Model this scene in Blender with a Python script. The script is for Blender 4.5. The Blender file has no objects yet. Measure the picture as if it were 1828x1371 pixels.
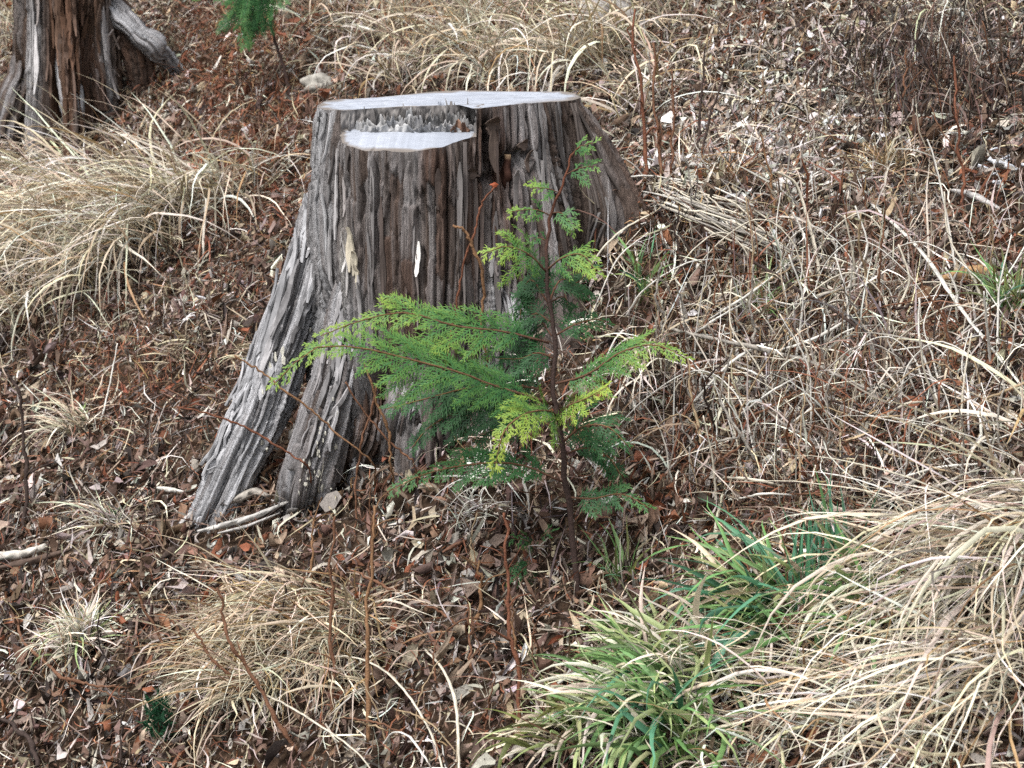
import bpy, math, random
import numpy as np
from mathutils import Vector

# ------------------------------------------------------------------ camera, world, sun, exposure
SC = bpy.context.scene
COL = SC.collection
R = math.radians
CAM = np.array([0.0, -4.5, 1.21]); PITCH = R(12.3); F = 3510.0; W0, H0 = 1828.0, 1371.0
cam_d = bpy.data.cameras.new('camera'); cam = bpy.data.objects.new('camera', cam_d); COL.objects.link(cam)
cam.location = CAM; cam.rotation_euler = (math.pi/2 - PITCH, 0, 0)
cam_d.sensor_width = 36.0; cam_d.lens = F/W0*36.0; cam_d.clip_end = 400; cam_d.clip_start = 0.05
cam_d.dof.use_dof = True; cam_d.dof.focus_distance = 4.05; cam_d.dof.aperture_fstop = 9.0
SC.camera = cam
world = bpy.data.worlds.new('World'); SC.world = world; world.use_nodes = True
SUN_EL, SUN_AZ = R(62), R(-42)
nt = world.node_tree; bg = nt.nodes['Background']
sky = nt.nodes.new('ShaderNodeTexSky'); sky.sky_type = 'NISHITA'; sky.sun_disc = False
sky.sun_elevation = SUN_EL; sky.sun_rotation = SUN_AZ; sky.dust_density = 4.0; sky.air_density = 1.0
hs = nt.nodes.new('ShaderNodeHueSaturation'); hs.inputs['Saturation'].default_value = 0.30
nt.links.new(sky.outputs[0], hs.inputs['Color']); nt.links.new(hs.outputs[0], bg.inputs['Color'])
bg.inputs['Strength'].default_value = 0.10
sun_d = bpy.data.lights.new('sun', 'SUN'); sun = bpy.data.objects.new('sun', sun_d); COL.objects.link(sun)
sun_d.energy = 1.5; sun_d.angle = R(16); sun_d.color = (1.0, 0.98, 0.96)
sdir = Vector((math.sin(SUN_AZ)*math.cos(SUN_EL), math.cos(SUN_AZ)*math.cos(SUN_EL)*-1, math.sin(SUN_EL)))
sun.rotation_euler = sdir.to_track_quat('Z', 'Y').to_euler(); sun.location = (0, 0, 6)
sky.sun_rotation = math.atan2(sdir.x, sdir.y)
SC.view_settings.view_transform = 'Standard'; SC.view_settings.look = 'None'
SC.view_settings.exposure = 1.05; SC.view_settings.gamma = 1.0; SC.view_settings.use_curve_mapping = False
SC.render.engine = 'CYCLES'
SC.cycles.use_denoising = False
SC.cycles.max_bounces = 6; SC.cycles.diffuse_bounces = 1; SC.cycles.transparent_max_bounces = 4

rng = np.random.default_rng(7)
random.seed(7)

# ------------------------------------------------------------------ maths helpers
_T = np.random.default_rng(99).random(65536)
def _h2(i, j, s):
    return _T[(i*73856093 ^ j*19349663 ^ (s*83492791 + 12345)) & 65535]
def vn(x, y, s=0):
    """value noise -1..1"""
    x = np.asarray(x, float); y = np.asarray(y, float)
    i = np.floor(x).astype(np.int64); j = np.floor(y).astype(np.int64)
    fx = x-i; fy = y-j; fx = fx*fx*(3-2*fx); fy = fy*fy*(3-2*fy)
    a = _h2(i, j, s); b = _h2(i+1, j, s); c = _h2(i, j+1, s); d = _h2(i+1, j+1, s)
    return ((a*(1-fx)+b*fx)*(1-fy)+(c*(1-fx)+d*fx)*fy)*2-1
def fbm(x, y, s=0, n=3):
    t = 0; a = 1; m = 0
    for k in range(n):
        t = t+a*vn(x*2**k, y*2**k, s+k); m += a; a *= .5
    return t/m
def sstep(a, b, x):
    t = np.clip((np.asarray(x, float)-a)/(b-a), 0, 1); return t*t*(3-2*t)

def hgt(x, y):
    """hillside: rises away and to the right, litter banked against the stump's uphill side"""
    x = np.asarray(x, float); y = np.asarray(y, float)
    z = -1.586+.4*x+.42*(y+4.5)
    z = z+.27*np.exp(-(((x-.26)/.40)**2+((y+.04)/.36)**2))
    far = np.maximum(y-2.2, 0); z = z-.03*far**2*.5
    z = z+.045*fbm(x*1.7, y*1.7, 3, 2)+.018*fbm(x*6, y*6, 5, 2)
    z = z-.03*np.exp(-(((x+.42)/.16)**2+((y+.12)/.22)**2))
    return z

CP, SP = math.cos(PITCH), math.sin(PITCH)
def ray(px, py):
    u = (np.asarray(px, float)-W0/2)/F; v = (H0/2-np.asarray(py, float))/F
    return np.stack([u, CP+v*SP, -SP+v*CP], -1)
def P(px, py, s):
    return CAM+ray(px, py)*np.asarray(s, float)[..., None]
def proj(p):
    p = np.asarray(p, float)-CAM
    d = p[..., 1]*CP-p[..., 2]*SP; v = p[..., 1]*SP+p[..., 2]*CP
    return W0/2+F*p[..., 0]/d, H0/2-F*v/d, d
_S = np.linspace(1.6, 13, 700)
def gdepth(px, py):
    """depth at which the ray of a pixel meets the hillside"""
    px = np.atleast_1d(np.asarray(px, float)); py = np.atleast_1d(np.asarray(py, float))
    q = CAM+ray(px, py)[:, None, :]*_S[None, :, None]
    below = q[..., 2] < hgt(q[..., 0], q[..., 1])
    k = np.where(below.any(1), below.argmax(1), len(_S)-1)
    return _S[k]
def at(px, py, up=0.0):
    q = P(px, py, gdepth(px, py)[0]); q[2] = hgt(q[0], q[1])+up
    return q

# ------------------------------------------------------------------ object helpers
def mesh(name, v, f, col=None, smooth=True, tri=False):
    v = np.ascontiguousarray(np.asarray(v, np.float32).reshape(-1, 3)); f = np.asarray(f, np.int32)
    k = f.shape[1]
    me = bpy.data.meshes.new(name)
    me.vertices.add(len(v)); me.vertices.foreach_set('co', v.ravel())
    me.loops.add(f.size); me.loops.foreach_set('vertex_index', np.ascontiguousarray(f).ravel())
    me.polygons.add(len(f)); me.polygons.foreach_set('loop_start', np.arange(0, f.size, k, dtype=np.int32))
    me.polygons.foreach_set('use_smooth', np.full(len(f), smooth))
    me.update(calc_edges=True)
    if col is not None:
        c = np.asarray(col, np.float32).reshape(-1, 3)
        c = np.concatenate([c, np.ones((len(c), 1), np.float32)], 1)
        a = me.color_attributes.new('col', 'FLOAT_COLOR', 'POINT'); a.data.foreach_set('color', np.ascontiguousarray(c).ravel())
    return me
def obj(name, me, mat=None, parent=None, label=None, cat=None, group=None, kind=None, loc=None):
    o = bpy.data.objects.new(name, me); COL.objects.link(o)
    if mat is not None and me is not None and len(me.materials) == 0: me.materials.append(mat)
    if parent is not None: o.parent = parent
    if label: o['label'] = label
    if cat: o['category'] = cat
    if group: o['group'] = group
    if kind: o['kind'] = kind
    if loc is not None: o.location = loc
    return o
def thing(name, label, cat, loc, group=None):
    return obj(name, None, None, None, label, cat, group, None, loc)

def tube(pts, rad, n=6, close=True, seed=0, rough=0.0, flat=1.0):
    """tapered tube along a polyline; returns verts, quads"""
    pts = np.asarray(pts, float); m = len(pts); rad = np.broadcast_to(np.asarray(rad, float), (m,)).copy()
    t = np.gradient(pts, axis=0); t /= np.linalg.norm(t, axis=1)[:, None]+1e-9
    ref = np.array([.13, .3, .95]) if abs(t[:, 2]).mean() < .8 else np.array([.9, .35, .1])
    a = np.cross(t, ref); a /= np.linalg.norm(a, axis=1)[:, None]+1e-9
    b = np.cross(a, t)
    ang = np.arange(n)/n*2*np.pi
    rr = rad[:, None]*(1+rough*vn(np.arange(m)[:, None]*1.3+seed*7.7, np.arange(n)[None, :]*1.7, seed))
    v = pts[:, None]+rr[..., None]*(np.cos(ang)[None, :, None]*a[:, None]+flat*np.sin(ang)[None, :, None]*b[:, None])
    i = np.arange(m-1)[:, None]*n; j = np.arange(n)[None, :]; j2 = (j+1) % n
    f = np.stack([i+j, i+j2, i+n+j2, i+n+j], -1).reshape(-1, 4)
    v = v.reshape(-1, 3)
    if close:
        v = np.concatenate([v, pts[:1], pts[-1:]]); c0 = m*n
        jj = np.arange(n)
        f = np.concatenate([f, np.stack([jj*0+c0, (jj+1) % n, jj, jj], -1), np.stack([jj*0+c0+1, (m-1)*n+jj, (m-1)*n+(jj+1) % n, (m-1)*n+(jj+1) % n], -1)])
        f3 = f
    return v, f
def clean_quads(v, f, me_name, col, smooth=True):
    """quads whose last two corners coincide become triangles"""
    deg = f[:, 2] == f[:, 3]
    if deg.any():
        q = f[~deg]; tq = np.concatenate([q[:, [0, 1, 2]], q[:, [0, 2, 3]], f[deg][:, :3]])
        return mesh(me_name, v, tq, col, smooth)
    return mesh(me_name, v, f, col, smooth)
def resample(pts, n):
    """Catmull-Rom through the points, n samples"""
    p = np.asarray(pts, float)
    if len(p) < 3:
        t = np.linspace(0, 1, n)[:, None]; return p[0]*(1-t)+p[-1]*t
    q = np.concatenate([[2*p[0]-p[1]], p, [2*p[-1]-p[-2]]])
    t = np.linspace(0, len(p)-1-1e-6, n); k = t.astype(int); u = (t-k)[:, None]
    a, b, c, d = q[k], q[k+1], q[k+2], q[k+3]
    return .5*((2*b)+(c-a)*u+(2*a-5*b+4*c-d)*u**2+(3*b-a-3*c+d)*u**3)

# ------------------------------------------------------------------ materials
def mat_col(name, rough=.8, spec=.25, nscale=60, namt=.35, bump=0.0, bscale=200, trans=0.0, coord='Object', stretch=None):
    m = bpy.data.materials.new(name); m.use_nodes = True; t = m.node_tree; n = t.nodes; l = t.links
    b = n['Principled BSDF']; b.inputs['Roughness'].default_value = rough
    b.inputs['Specular IOR Level'].default_value = spec
    at_ = n.new('ShaderNodeAttribute'); at_.attribute_name = 'col'
    tc = n.new('ShaderNodeTexCoord'); src = tc.outputs[coord]
    if stretch:
        mp = n.new('ShaderNodeMapping'); mp.inputs['Scale'].default_value = stretch; l.new(src, mp.inputs['Vector']); src = mp.outputs[0]
    no = n.new('ShaderNodeTexNoise'); no.inputs['Scale'].default_value = nscale; no.inputs['Detail'].default_value = 5; no.inputs['Roughness'].default_value = .65
    l.new(src, no.inputs['Vector'])
    mr = n.new('ShaderNodeMapRange'); mr.inputs['From Min'].default_value = .25; mr.inputs['From Max'].default_value = .75
    mr.inputs['To Min'].default_value = 1-namt; mr.inputs['To Max'].default_value = 1+namt
    l.new(no.outputs['Fac'], mr.inputs['Value'])
    mx = n.new('ShaderNodeVectorMath'); mx.operation = 'SCALE'
    l.new(at_.outputs['Color'], mx.inputs[0]); l.new(mr.outputs[0], mx.inputs['Scale'])
    l.new(mx.outputs[0], b.inputs['Base Color'])
    if bump:
        n2 = n.new('ShaderNodeTexNoise'); n2.inputs['Scale'].default_value = bscale; n2.inputs['Detail'].default_value = 4
        l.new(src, n2.inputs['Vector'])
        bp = n.new('ShaderNodeBump'); bp.inputs['Strength'].default_value = bump; bp.inputs['Distance'].default_value = .004
        l.new(n2.outputs['Fac'], bp.inputs['Height']); l.new(bp.outputs[0], b.inputs['Normal'])
    if trans:
        tr = n.new('ShaderNodeBsdfTranslucent'); l.new(mx.outputs[0], tr.inputs['Color'])
        ms = n.new('ShaderNodeMixShader'); ms.inputs[0].default_value = trans
        l.new(b.outputs[0], ms.inputs[1]); l.new(tr.outputs[0], ms.inputs[2]); l.new(ms.outputs[0], n['Material Output'].inputs['Surface'])
    return m
M_SOIL = mat_col('soil', .95, .1, 40, .6, .8, 120)
M_LEAF = mat_col('dead_leaf', .75, .3, 90, .35, .4, 250, .1)
M_STRAW = mat_col('dry_grass', .6, .35, 50, .18, 0, 0, .12)
M_GREEN = mat_col('green_blade', .5, .4, 40, .15, 0, 0, .2)
M_TWIG = mat_col('twig_bark', .85, .2, 120, .4, .5, 300)
M_CYP = mat_col('cypress_leaf', .55, .35, 80, .15, 0, 0, .22)
M_WOOD = mat_col('weathered_wood', .88, .15, 38, .48, .7, 60, stretch=(1.6, 1.6, .16))
def mat_trunk():
    m = mat_col('trunk_wood', .9, .12, 1.0, .6, 0, 0); t = m.node_tree; n = t.nodes; l = t.links; b = n['Principled BSDF']
    ga = n.new('ShaderNodeAttribute'); ga.attribute_name = 'grain'
    no = [x for x in n if x.type == 'TEX_NOISE'][0]
    mp = n.new('ShaderNodeMapping'); mp.inputs['Scale'].default_value = (260, 260, 14); l.new(ga.outputs['Vector'], mp.inputs['Vector'])
    for lk in list(no.inputs['Vector'].links): l.remove(lk)
    l.new(mp.outputs[0], no.inputs['Vector'])
    m2 = n.new('ShaderNodeMapping'); m2.inputs['Scale'].default_value = (300, 300, 22); l.new(ga.outputs['Vector'], m2.inputs['Vector'])
    n2 = n.new('ShaderNodeTexNoise'); n2.inputs['Scale'].default_value = 1; n2.inputs['Detail'].default_value = 6; n2.inputs['Roughness'].default_value = .7; l.new(m2.outputs[0], n2.inputs['Vector'])
    bp = n.new('ShaderNodeBump'); bp.inputs['Strength'].default_value = 1.0; bp.inputs['Distance'].default_value = .010
    l.new(n2.outputs['Fac'], bp.inputs['Height']); l.new(bp.outputs[0], b.inputs['Normal'])
    return m
M_TRUNK = mat_trunk()
M_SAWN = mat_col('sawn_wood', .8, .2, 25, .14, .35, 90, stretch=(1, 3, 1))
M_STONE = mat_col('stone', .9, .2, 30, .35, .8, 60)
M_LICHEN = mat_col('lichen', .95, .1, 150, .15, .4, 250)

# ------------------------------------------------------------------ palettes (linear base colours)
PAL = {
 'purple': (.145, .092, .073), 'brown': (.17, .102, .068), 'mid': (.27, .20, .155), 'rust': (.23, .092, .05), 'dark': (.045, .034, .029),
 'grey': (.42, .375, .335), 'tan': (.44, .355, .255), 'white': (.70, .67, .62), 'straw': (.66, .565, .41), 'pale': (.77, .71, .58),
 'bleach': (.82, .79, .72), 'ochre': (.40, .26, .13), 'green': (.18, .32, .115), 'blue': (.10, .26, .15), 'lime': (.37, .45, .20), 'olive': (.17, .19, .06),
 'silver': (.42, .42, .43)}
def pick(names, w, n, jit=.22):
    w = np.asarray(w, float); k = rng.choice(len(names), n, p=w/w.sum())
    c = np.array([PAL[a] for a in names])[k]
    return c*(1+jit*rng.standard_normal((n, 1))).clip(.45, 1.7)*(1+.05*rng.standard_normal((n, 3)))

# ================================================================== THE GROUND
def build_ground():
    def axis(a, b, lo, hi, fine, coarse):
        return np.unique(np.concatenate([np.arange(lo, a, coarse), np.arange(a, b, fine), np.arange(b, hi+coarse, coarse)]))
    xs = axis(-3.2, 3.2, -60, 60, .022, 1.2); ys = axis(-2.4, 5.2, -14, 100, .022, 1.2)
    X, Y = np.meshgrid(xs, ys)
    Z = hgt(X, Y)
    fine = (abs(X) < 3.2) & (Y > -2.4) & (Y < 5.2)
    Z = Z+np.where(fine, .012*fbm(X*22, Y*22, 31, 3), 0)-.012
    nx, ny = len(xs), len(ys)
    i = np.arange(ny-1)[:, None]*nx; j = np.arange(nx-1)[None]
    f = np.stack([i+j, i+j+1, i+nx+j+1, i+nx+j], -1).reshape(-1, 4)
    t = (fbm(X*9, Y*9, 40, 3)*.5+.5)[..., None]
    c = np.array([.030, .020, .014])*(1-t)+np.array([.075, .048, .032])*t
    obj('ground', mesh('ground', np.stack([X, Y, Z], -1), f, c), M_SOIL, kind='structure')
build_ground()

# ------------------------------------------------------------------ ribbons (grass blades, straws)
def ribbons(base, az, el, L, bend, width, seg=8, wob=.15, cols=2, lift=.004, tw=None, collide=True, kink=0):
    """N blades from base points: they rise, bend over under their weight and come to rest on the ground"""
    N = len(base); p = base.copy(); az = az.copy(); el = el.copy(); ds = L/seg
    out = np.zeros((N, seg+1, 3)); dirs = np.zeros((N, seg+1, 3)); out[:, 0] = p
    dw = wob*rng.standard_normal(N)
    for k in range(seg):
        d = np.stack([np.cos(el)*np.cos(az), np.cos(el)*np.sin(az), np.sin(el)], -1)
        dirs[:, k] = d; p = p+d*ds[:, None]
        if collide:
            g = hgt(p[:, 0], p[:, 1])+lift
            hit = p[:, 2] < g
            p[:, 2] = np.where(hit, g, p[:, 2])
            sl = np.arctan(.4*np.cos(az)+.42*np.sin(az))
            el = np.where(hit, np.maximum(el, sl-.05), el)
        out[:, k+1] = p
        el = np.maximum(el-bend*ds*(1+.25*rng.standard_normal(N)), -1.45)
        az = az+dw*2/seg+wob*.35*rng.standard_normal(N)
        if kink:
            b = rng.random(N) < kink; el = np.where(b, el-rng.random(N)*1.1, el)
    dirs[:, seg] = dirs[:, seg-1]
    t = np.gradient(out, axis=1); t /= np.linalg.norm(t, axis=2)[..., None]+1e-9
    side = np.stack([-t[..., 1], t[..., 0], 0*t[..., 0]], -1); ln = np.linalg.norm(side, axis=2)[..., None]
    side = np.where(ln > .05, side/(ln+1e-9), np.array([1., 0, 0]))
    nrm = np.cross(side, t)
    tau = (rng.uniform(-1.0, 1.0, N) if tw is None else tw)[:, None]+np.linspace(0, 1, seg+1)[None]*rng.uniform(-1.2, 1.2, N)[:, None]
    wv = np.cos(tau)[..., None]*side+np.sin(tau)[..., None]*nrm
    fold = -np.sin(tau)[..., None]*side+np.cos(tau)[..., None]*nrm
    u = np.linspace(0, 1, seg+1); prof = np.minimum(1, .65+u*2)*np.clip((1.02-u)*2.2, .06, 1)
    w = width[:, None, None]*prof[None, :, None]*.5
    if cols == 2: v = np.stack([out-wv*w, out+wv*w], 2)
    else: v = np.stack([out-wv*w+fold*w*.45, out, out+wv*w+fold*w*.45], 2)
    return v
def ribbon_faces(N, seg, cols):
    per = (seg+1)*cols
    k = np.arange(seg)[:, None]*cols; c = np.arange(cols-1)[None]
    f = np.stack([k+c, k+c+1, k+cols+c+1, k+cols+c], -1).reshape(-1, 4)
    return (np.arange(N)[:, None, None]*per+f[None]).reshape(-1, 4)
def ribbon_cols(c, seg, cols, grad=.25, tipc=None):
    u = np.linspace(0, 1, seg+1)[None, :, None, None]
    k = c[:, None, None, :]*(1-grad*.5+grad*u)
    if tipc is not None: k = k*(1-u**1.5)+np.asarray(tipc).reshape(-1, 1, 1, 3)*u**1.5
    return np.broadcast_to(k, (len(c), seg+1, cols, 3))

# ================================================================== LITTER
def blob(px, py, cx, cy, rx, ry): return np.exp(-(((px-cx)/rx)**2+((py-cy)/ry)**2))
def scatter(n, margin=900):
    """uniform over the hillside around the view"""
    out = []
    tot = 0
    while tot < n:
        x = rng.uniform(-3.8, 3.8, n*2); y = rng.uniform(-2.6, 5.2, n*2); z = hgt(x, y)
        px, py, d = proj(np.stack([x, y, z], -1))
        ok = (px > -margin) & (px < W0+margin) & (py > -260) & (py < H0+500)
        dens = np.clip((5.2/d), .45, 1.2)*np.where((px > -150) & (px < W0+150) & (py < H0+150), 1, .18)
        ok &= rng.random(n*2) < dens
        ok &= ((x+.146)**2+y**2 > .22**2)
        q = np.stack([x, y, z, px, py], -1)[ok]; out.append(q); tot += len(q)
    return np.concatenate(out)[:n]
def zones(px, py):
    z = {}
    z['pale'] = blob(px, py, 1390, 210, 200, 150)+.5*blob(px, py, 1700, 60, 200, 80)
    z['rust'] = .75*blob(px, py, 460, 260, 110, 190)+blob(px, py, 1660, 610, 90, 70)+.8*blob(px, py, 235, 690, 90, 60)+.5*blob(px, py, 1290, 420, 130, 70)+.6*blob(px, py, 400, 90, 120, 80)+.5*blob(px, py, 1420, 1000, 120, 60)+.4*blob(px, py, 1450, 800, 250, 200)+.4*blob(px, py, 1780, 420, 90, 80)+.3*blob(px, py, 800, 30, 500, 60)
    z['fibre'] = blob(px, py, 330, 700, 190, 140)
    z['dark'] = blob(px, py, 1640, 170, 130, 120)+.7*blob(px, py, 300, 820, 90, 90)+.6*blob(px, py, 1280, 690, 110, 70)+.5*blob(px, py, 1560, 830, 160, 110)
    z['straw'] = .9*blob(px, py, 900, 60, 420, 90)+.7*blob(px, py, 100, 40, 200, 120)+.35*blob(px, py, 1450, 700, 320, 260)+.5*blob(px, py, 1300, 560, 200, 120)+.4*blob(px, py, 1500, 1250, 350, 200)+.5*blob(px, py, 100, 450, 250, 150)
    z['tang'] = blob(px, py, 1480, 700, 330, 230)
    return z
LEAFN = ['purple', 'brown', 'mid', 'rust', 'dark', 'grey', 'tan', 'white']
def leaf_cols(px, py):
    z = zones(px, py); n = len(px)
    w = np.tile(np.array([.24, .20, .17, .05, .13, .16, .05, .018]), (n, 1))
    w += z['pale'][:, None]*np.array([.1, .1, .2, 0, .15, .4, .3, .55])
    w += z['rust'][:, None]*np.array([.05, .25, .15, .9, 0, 0, .1, 0])
    w += z['fibre'][:, None]*np.array([.5, .3, .1, .05, .3, .15, 0, 0])
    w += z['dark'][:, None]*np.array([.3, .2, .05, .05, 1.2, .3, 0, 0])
    w += z['straw'][:, None]*np.array([0, .15, .4, .15, 0, .1, .7, .12])
    w += z['tang'][:, None]*np.array([.15, .2, .05, .12, .35, .3, .0, .03])
    w /= w.sum(1)[:, None]; cw = w.cumsum(1); r = rng.random((n, 1)); k = (r > cw).sum(1).clip(0, 7)
    c = np.array([PAL[a] for a in LEAFN])[k]
    return c*(1+.28*rng.standard_normal((n, 1))).clip(.4, 1.8)*(1+.05*rng.standard_normal((n, 3))), k
LF = np.array([[i*3+j, i*3+j+1, i*3+3+j+1, i*3+3+j] for i in range(3) for j in range(2)])
def leaf_verts(n, L, Wd, k1, k2, tilt, yaw, roll):
    u = np.array([0, .33, .68, 1.0]); v = np.array([-1., 0, 1.])
    prof = np.stack([np.full(n, .12), rng.uniform(.7, 1.05, n), rng.uniform(.5, 1.0, n), np.full(n, .06)], -1)
    X = (u[None, :, None]-.5)*L[:, None, None]*np.ones((1, 1, 3))
    Y = v[None, None]*prof[..., None]*Wd[:, None, None]*.5
    Z = k1[:, None, None]*L[:, None, None]*((u[None, :, None]-.5)**2*2.2)+k2[:, None, None]*Wd[:, None, None]*(abs(v)[None, None]*prof[..., None])*.6
    q = np.stack([X*(1-.25*abs(k1)[:, None, None]), Y*(1-.3*abs(k2)[:, None, None]), Z], -1)
    q = q+rng.standard_normal(q.shape)*(Wd*.09)[:, None, None, None]
    cr, sr = np.cos(roll), np.sin(roll)
    a = q.copy(); a[..., 1] = q[..., 1]*cr[:, None, None]-q[..., 2]*sr[:, None, None]; a[..., 2] = q[..., 1]*sr[:, None, None]+q[..., 2]*cr[:, None, None]
    ct, st = np.cos(tilt), np.sin(tilt)
    b = a.copy(); b[..., 0] = a[..., 0]*ct[:, None, None]-a[..., 2]*st[:, None, None]; b[..., 2] = a[..., 0]*st[:, None, None]+a[..., 2]*ct[:, None, None]
    cy, sy = np.cos(yaw), np.sin(yaw)
    c = b.copy(); c[..., 0] = b[..., 0]*cy[:, None, None]-b[..., 1]*sy[:, None, None]; c[..., 1] = b[..., 0]*sy[:, None, None]+b[..., 1]*cy[:, None, None]
    c[..., 2] += .4*c[..., 0]+.42*c[..., 1]      # lie along the slope
    return c
def litter_leaves(n):
    s = scatter(n); px, py = s[:, 3], s[:, 4]; z = zones(px, py); c, k = leaf_cols(px, py)
    L = rng.lognormal(math.log(.024), .55, n).clip(.007, .06)*(1-.25*z['pale']-.2*z['straw'].clip(0, 1))
    fib = rng.random(n) < (.46+.6*z['fibre']+.35*z['rust'].clip(0, 1)+.35*z['tang'])
    Wd = L*np.where(fib, rng.uniform(.10, .22, n), rng.uniform(.28, .62, n)); L = np.where(fib, L*1.25, L)
    v = leaf_verts(n, L, Wd, rng.normal(.1, .8, n), rng.normal(.3, .8, n), rng.normal(0, .55, n), rng.uniform(0, 6.28, n), rng.normal(0, .65, n))
    v[..., :3] += s[:, None, None, :3]
    v[..., 2] += (.002+.020*rng.random(n)**1.3+.35*Wd)[:, None, None]
    f = (np.arange(n)[:, None, None]*12+LF[None]).reshape(-1, 4)
    cc = np.broadcast_to(c[:, None, None, :], (n, 4, 3, 3))*rng.uniform(.85, 1.12, (n, 4, 3, 1))
    obj('leaf_litter', mesh('leaf_litter', v, f, cc), M_LEAF, kind='stuff', label='mat of brown and grey dead leaves covering the hillside', cat='leaf litter')
litter_leaves(92000)
def litter_straw(n):
    s = scatter(int(n*1.9)); px, py = s[:, 3], s[:, 4]; z = zones(px, py)
    keep = rng.random(len(s)) < (.25+.8*z['straw']+.5*z['tang']+.45*z['pale']-.15*z['dark']).clip(.1, 1)
    s = s[keep]; m = len(s); px, py = s[:, 3], s[:, 4]; z = zones(px, py)
    names = ['brown', 'mid', 'rust', 'grey', 'tan', 'straw', 'pale', 'bleach', 'dark']
    c = pick(names, [.10, .13, .06, .20, .13, .13, .11, .09, .05], m)
    r = rng.random(m) < .5*z['rust'].clip(0, 1); c[r] = pick(['rust', 'brown', 'ochre'], [.5, .3, .2], int(r.sum()))
    r = rng.random(m) < .75*z['straw'].clip(0, 1); c[r] = pick(['straw', 'tan', 'pale', 'ochre'], [.35, .3, .15, .2], int(r.sum()))
    base = s[:, :3].copy(); base[:, 2] += .004+.022*rng.random(m)
    L = rng.lognormal(math.log(.07), .5, m).clip(.02, .24)
    el = rng.normal(.15, .45, m)+.3*rng.random(m)*z['tang']
    v = ribbons(base, rng.uniform(0, 6.28, m), el, L, rng.normal(6, 9, m), rng.lognormal(math.log(.0026), .38, m).clip(.001, .006), seg=5, wob=.6, lift=.006)
    obj('straw_litter', mesh('straw_litter', v, ribbon_faces(m, 5, 2), ribbon_cols(c, 5, 2)), M_STRAW, kind='stuff', label='loose bits of dry straw and stalk scattered over the dead leaves', cat='straw litter')
litter_straw(52000)
def litter_needles(n):
    """dead red-brown cypress sprays: short crooked bits"""
    s = scatter(n*5); px, py = s[:, 3], s[:, 4]; z = zones(px, py)
    s = s[rng.random(len(s)) < (.13+1.0*z['rust']).clip(0, 1)][:n]; m = len(s)
    base = s[:, :3].copy(); base[:, 2] += .008+.03*rng.random(m)
    c = pick(['rust', 'brown', 'ochre'], [.6, .28, .12], m)
    v = ribbons(base, rng.uniform(0, 6.28, m), rng.normal(.3, .5, m), rng.uniform(.02, .07, m), rng.normal(10, 14, m), rng.uniform(.0015, .0035, m), seg=4, wob=.7, lift=.006)
    obj('cypress_litter', mesh('cypress_litter', v, ribbon_faces(m, 4, 2), ribbon_cols(c, 4, 2)), M_LEAF, kind='stuff', label='rust red dead cypress sprays littering patches of the slope', cat='needle litter')
litter_needles(20000)
def mass(name, label, cat, n, fn, names, wts, L, el, width, bend, kink=.12, mat=None, over=6):
    s = scatter(n*over); px, py = s[:, 3], s[:, 4]; s = s[rng.random(len(s)) < fn(px, py).clip(0, 1)][:n]; m = len(s)
    base = s[:, :3].copy(); base[:, 2] += .002
    v = ribbons(base, rng.uniform(0, 6.28, m), rng.normal(el, .5, m), rng.uniform(L[0], L[1], m), rng.normal(bend, bend, m), width*rng.lognormal(0, .35, m), seg=7, wob=.5, lift=.008, kink=kink)
    obj(name, mesh(name, v, ribbon_faces(m, 7, 2), ribbon_cols(pick(names, wts, m), 7, 2)), mat or M_STRAW, kind='stuff', label=label, cat=cat)
mass('dry_stem_mass', 'dense mass of fine dead stems and straws on the right slope', 'dead stems', 8500,
     lambda a, b: .9*blob(a, b, 1450, 720, 330, 200)+.5*blob(a, b, 1330, 540, 230, 90)+.25*blob(a, b, 1650, 420, 260, 120), ['grey', 'bleach', 'pale', 'brown', 'mid', 'rust', 'dark'], [.24, .15, .15, .14, .12, .12, .08], (.07, .28), .95, .0029, 4)
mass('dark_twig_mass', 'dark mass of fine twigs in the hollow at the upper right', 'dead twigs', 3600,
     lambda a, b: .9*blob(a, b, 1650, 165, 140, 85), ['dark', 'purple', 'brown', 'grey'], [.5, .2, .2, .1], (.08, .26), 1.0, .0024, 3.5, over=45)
def pale_bits(n):
    s = scatter(n*11); px, py = s[:, 3], s[:, 4]; z = zones(px, py)
    s = s[rng.random(len(s)) < (.010+.85*z['pale']+.1*z['tang']).clip(0, 1)][:n]; n = len(s)
    L = rng.lognormal(math.log(.022), .3, n); Wd = L*rng.uniform(.25, .5, n)
    v = leaf_verts(n, L, Wd, rng.normal(.1, .7, n), rng.normal(.3, .7, n), rng.normal(.2, .5, n), rng.uniform(0, 6.28, n), rng.normal(0, .6, n))
    v += s[:, None, None, :3]; v[..., 2] += (.014+.016*rng.random(n)+.3*Wd)[:, None, None]
    f = (np.arange(n)[:, None, None]*12+LF[None]).reshape(-1, 4)
    obj('pale_leaf_bits', mesh('pale_leaf_bits', v, f, np.broadcast_to(pick(['white', 'bleach', 'grey', 'tan'], [.30, .14, .36, .20], n)[:, None, None], (n, 4, 3, 3))), M_LEAF, kind='stuff', label='scatter of small whitish dead leaves on the upper right slope', cat='leaf litter')
pale_bits(5200)

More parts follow.
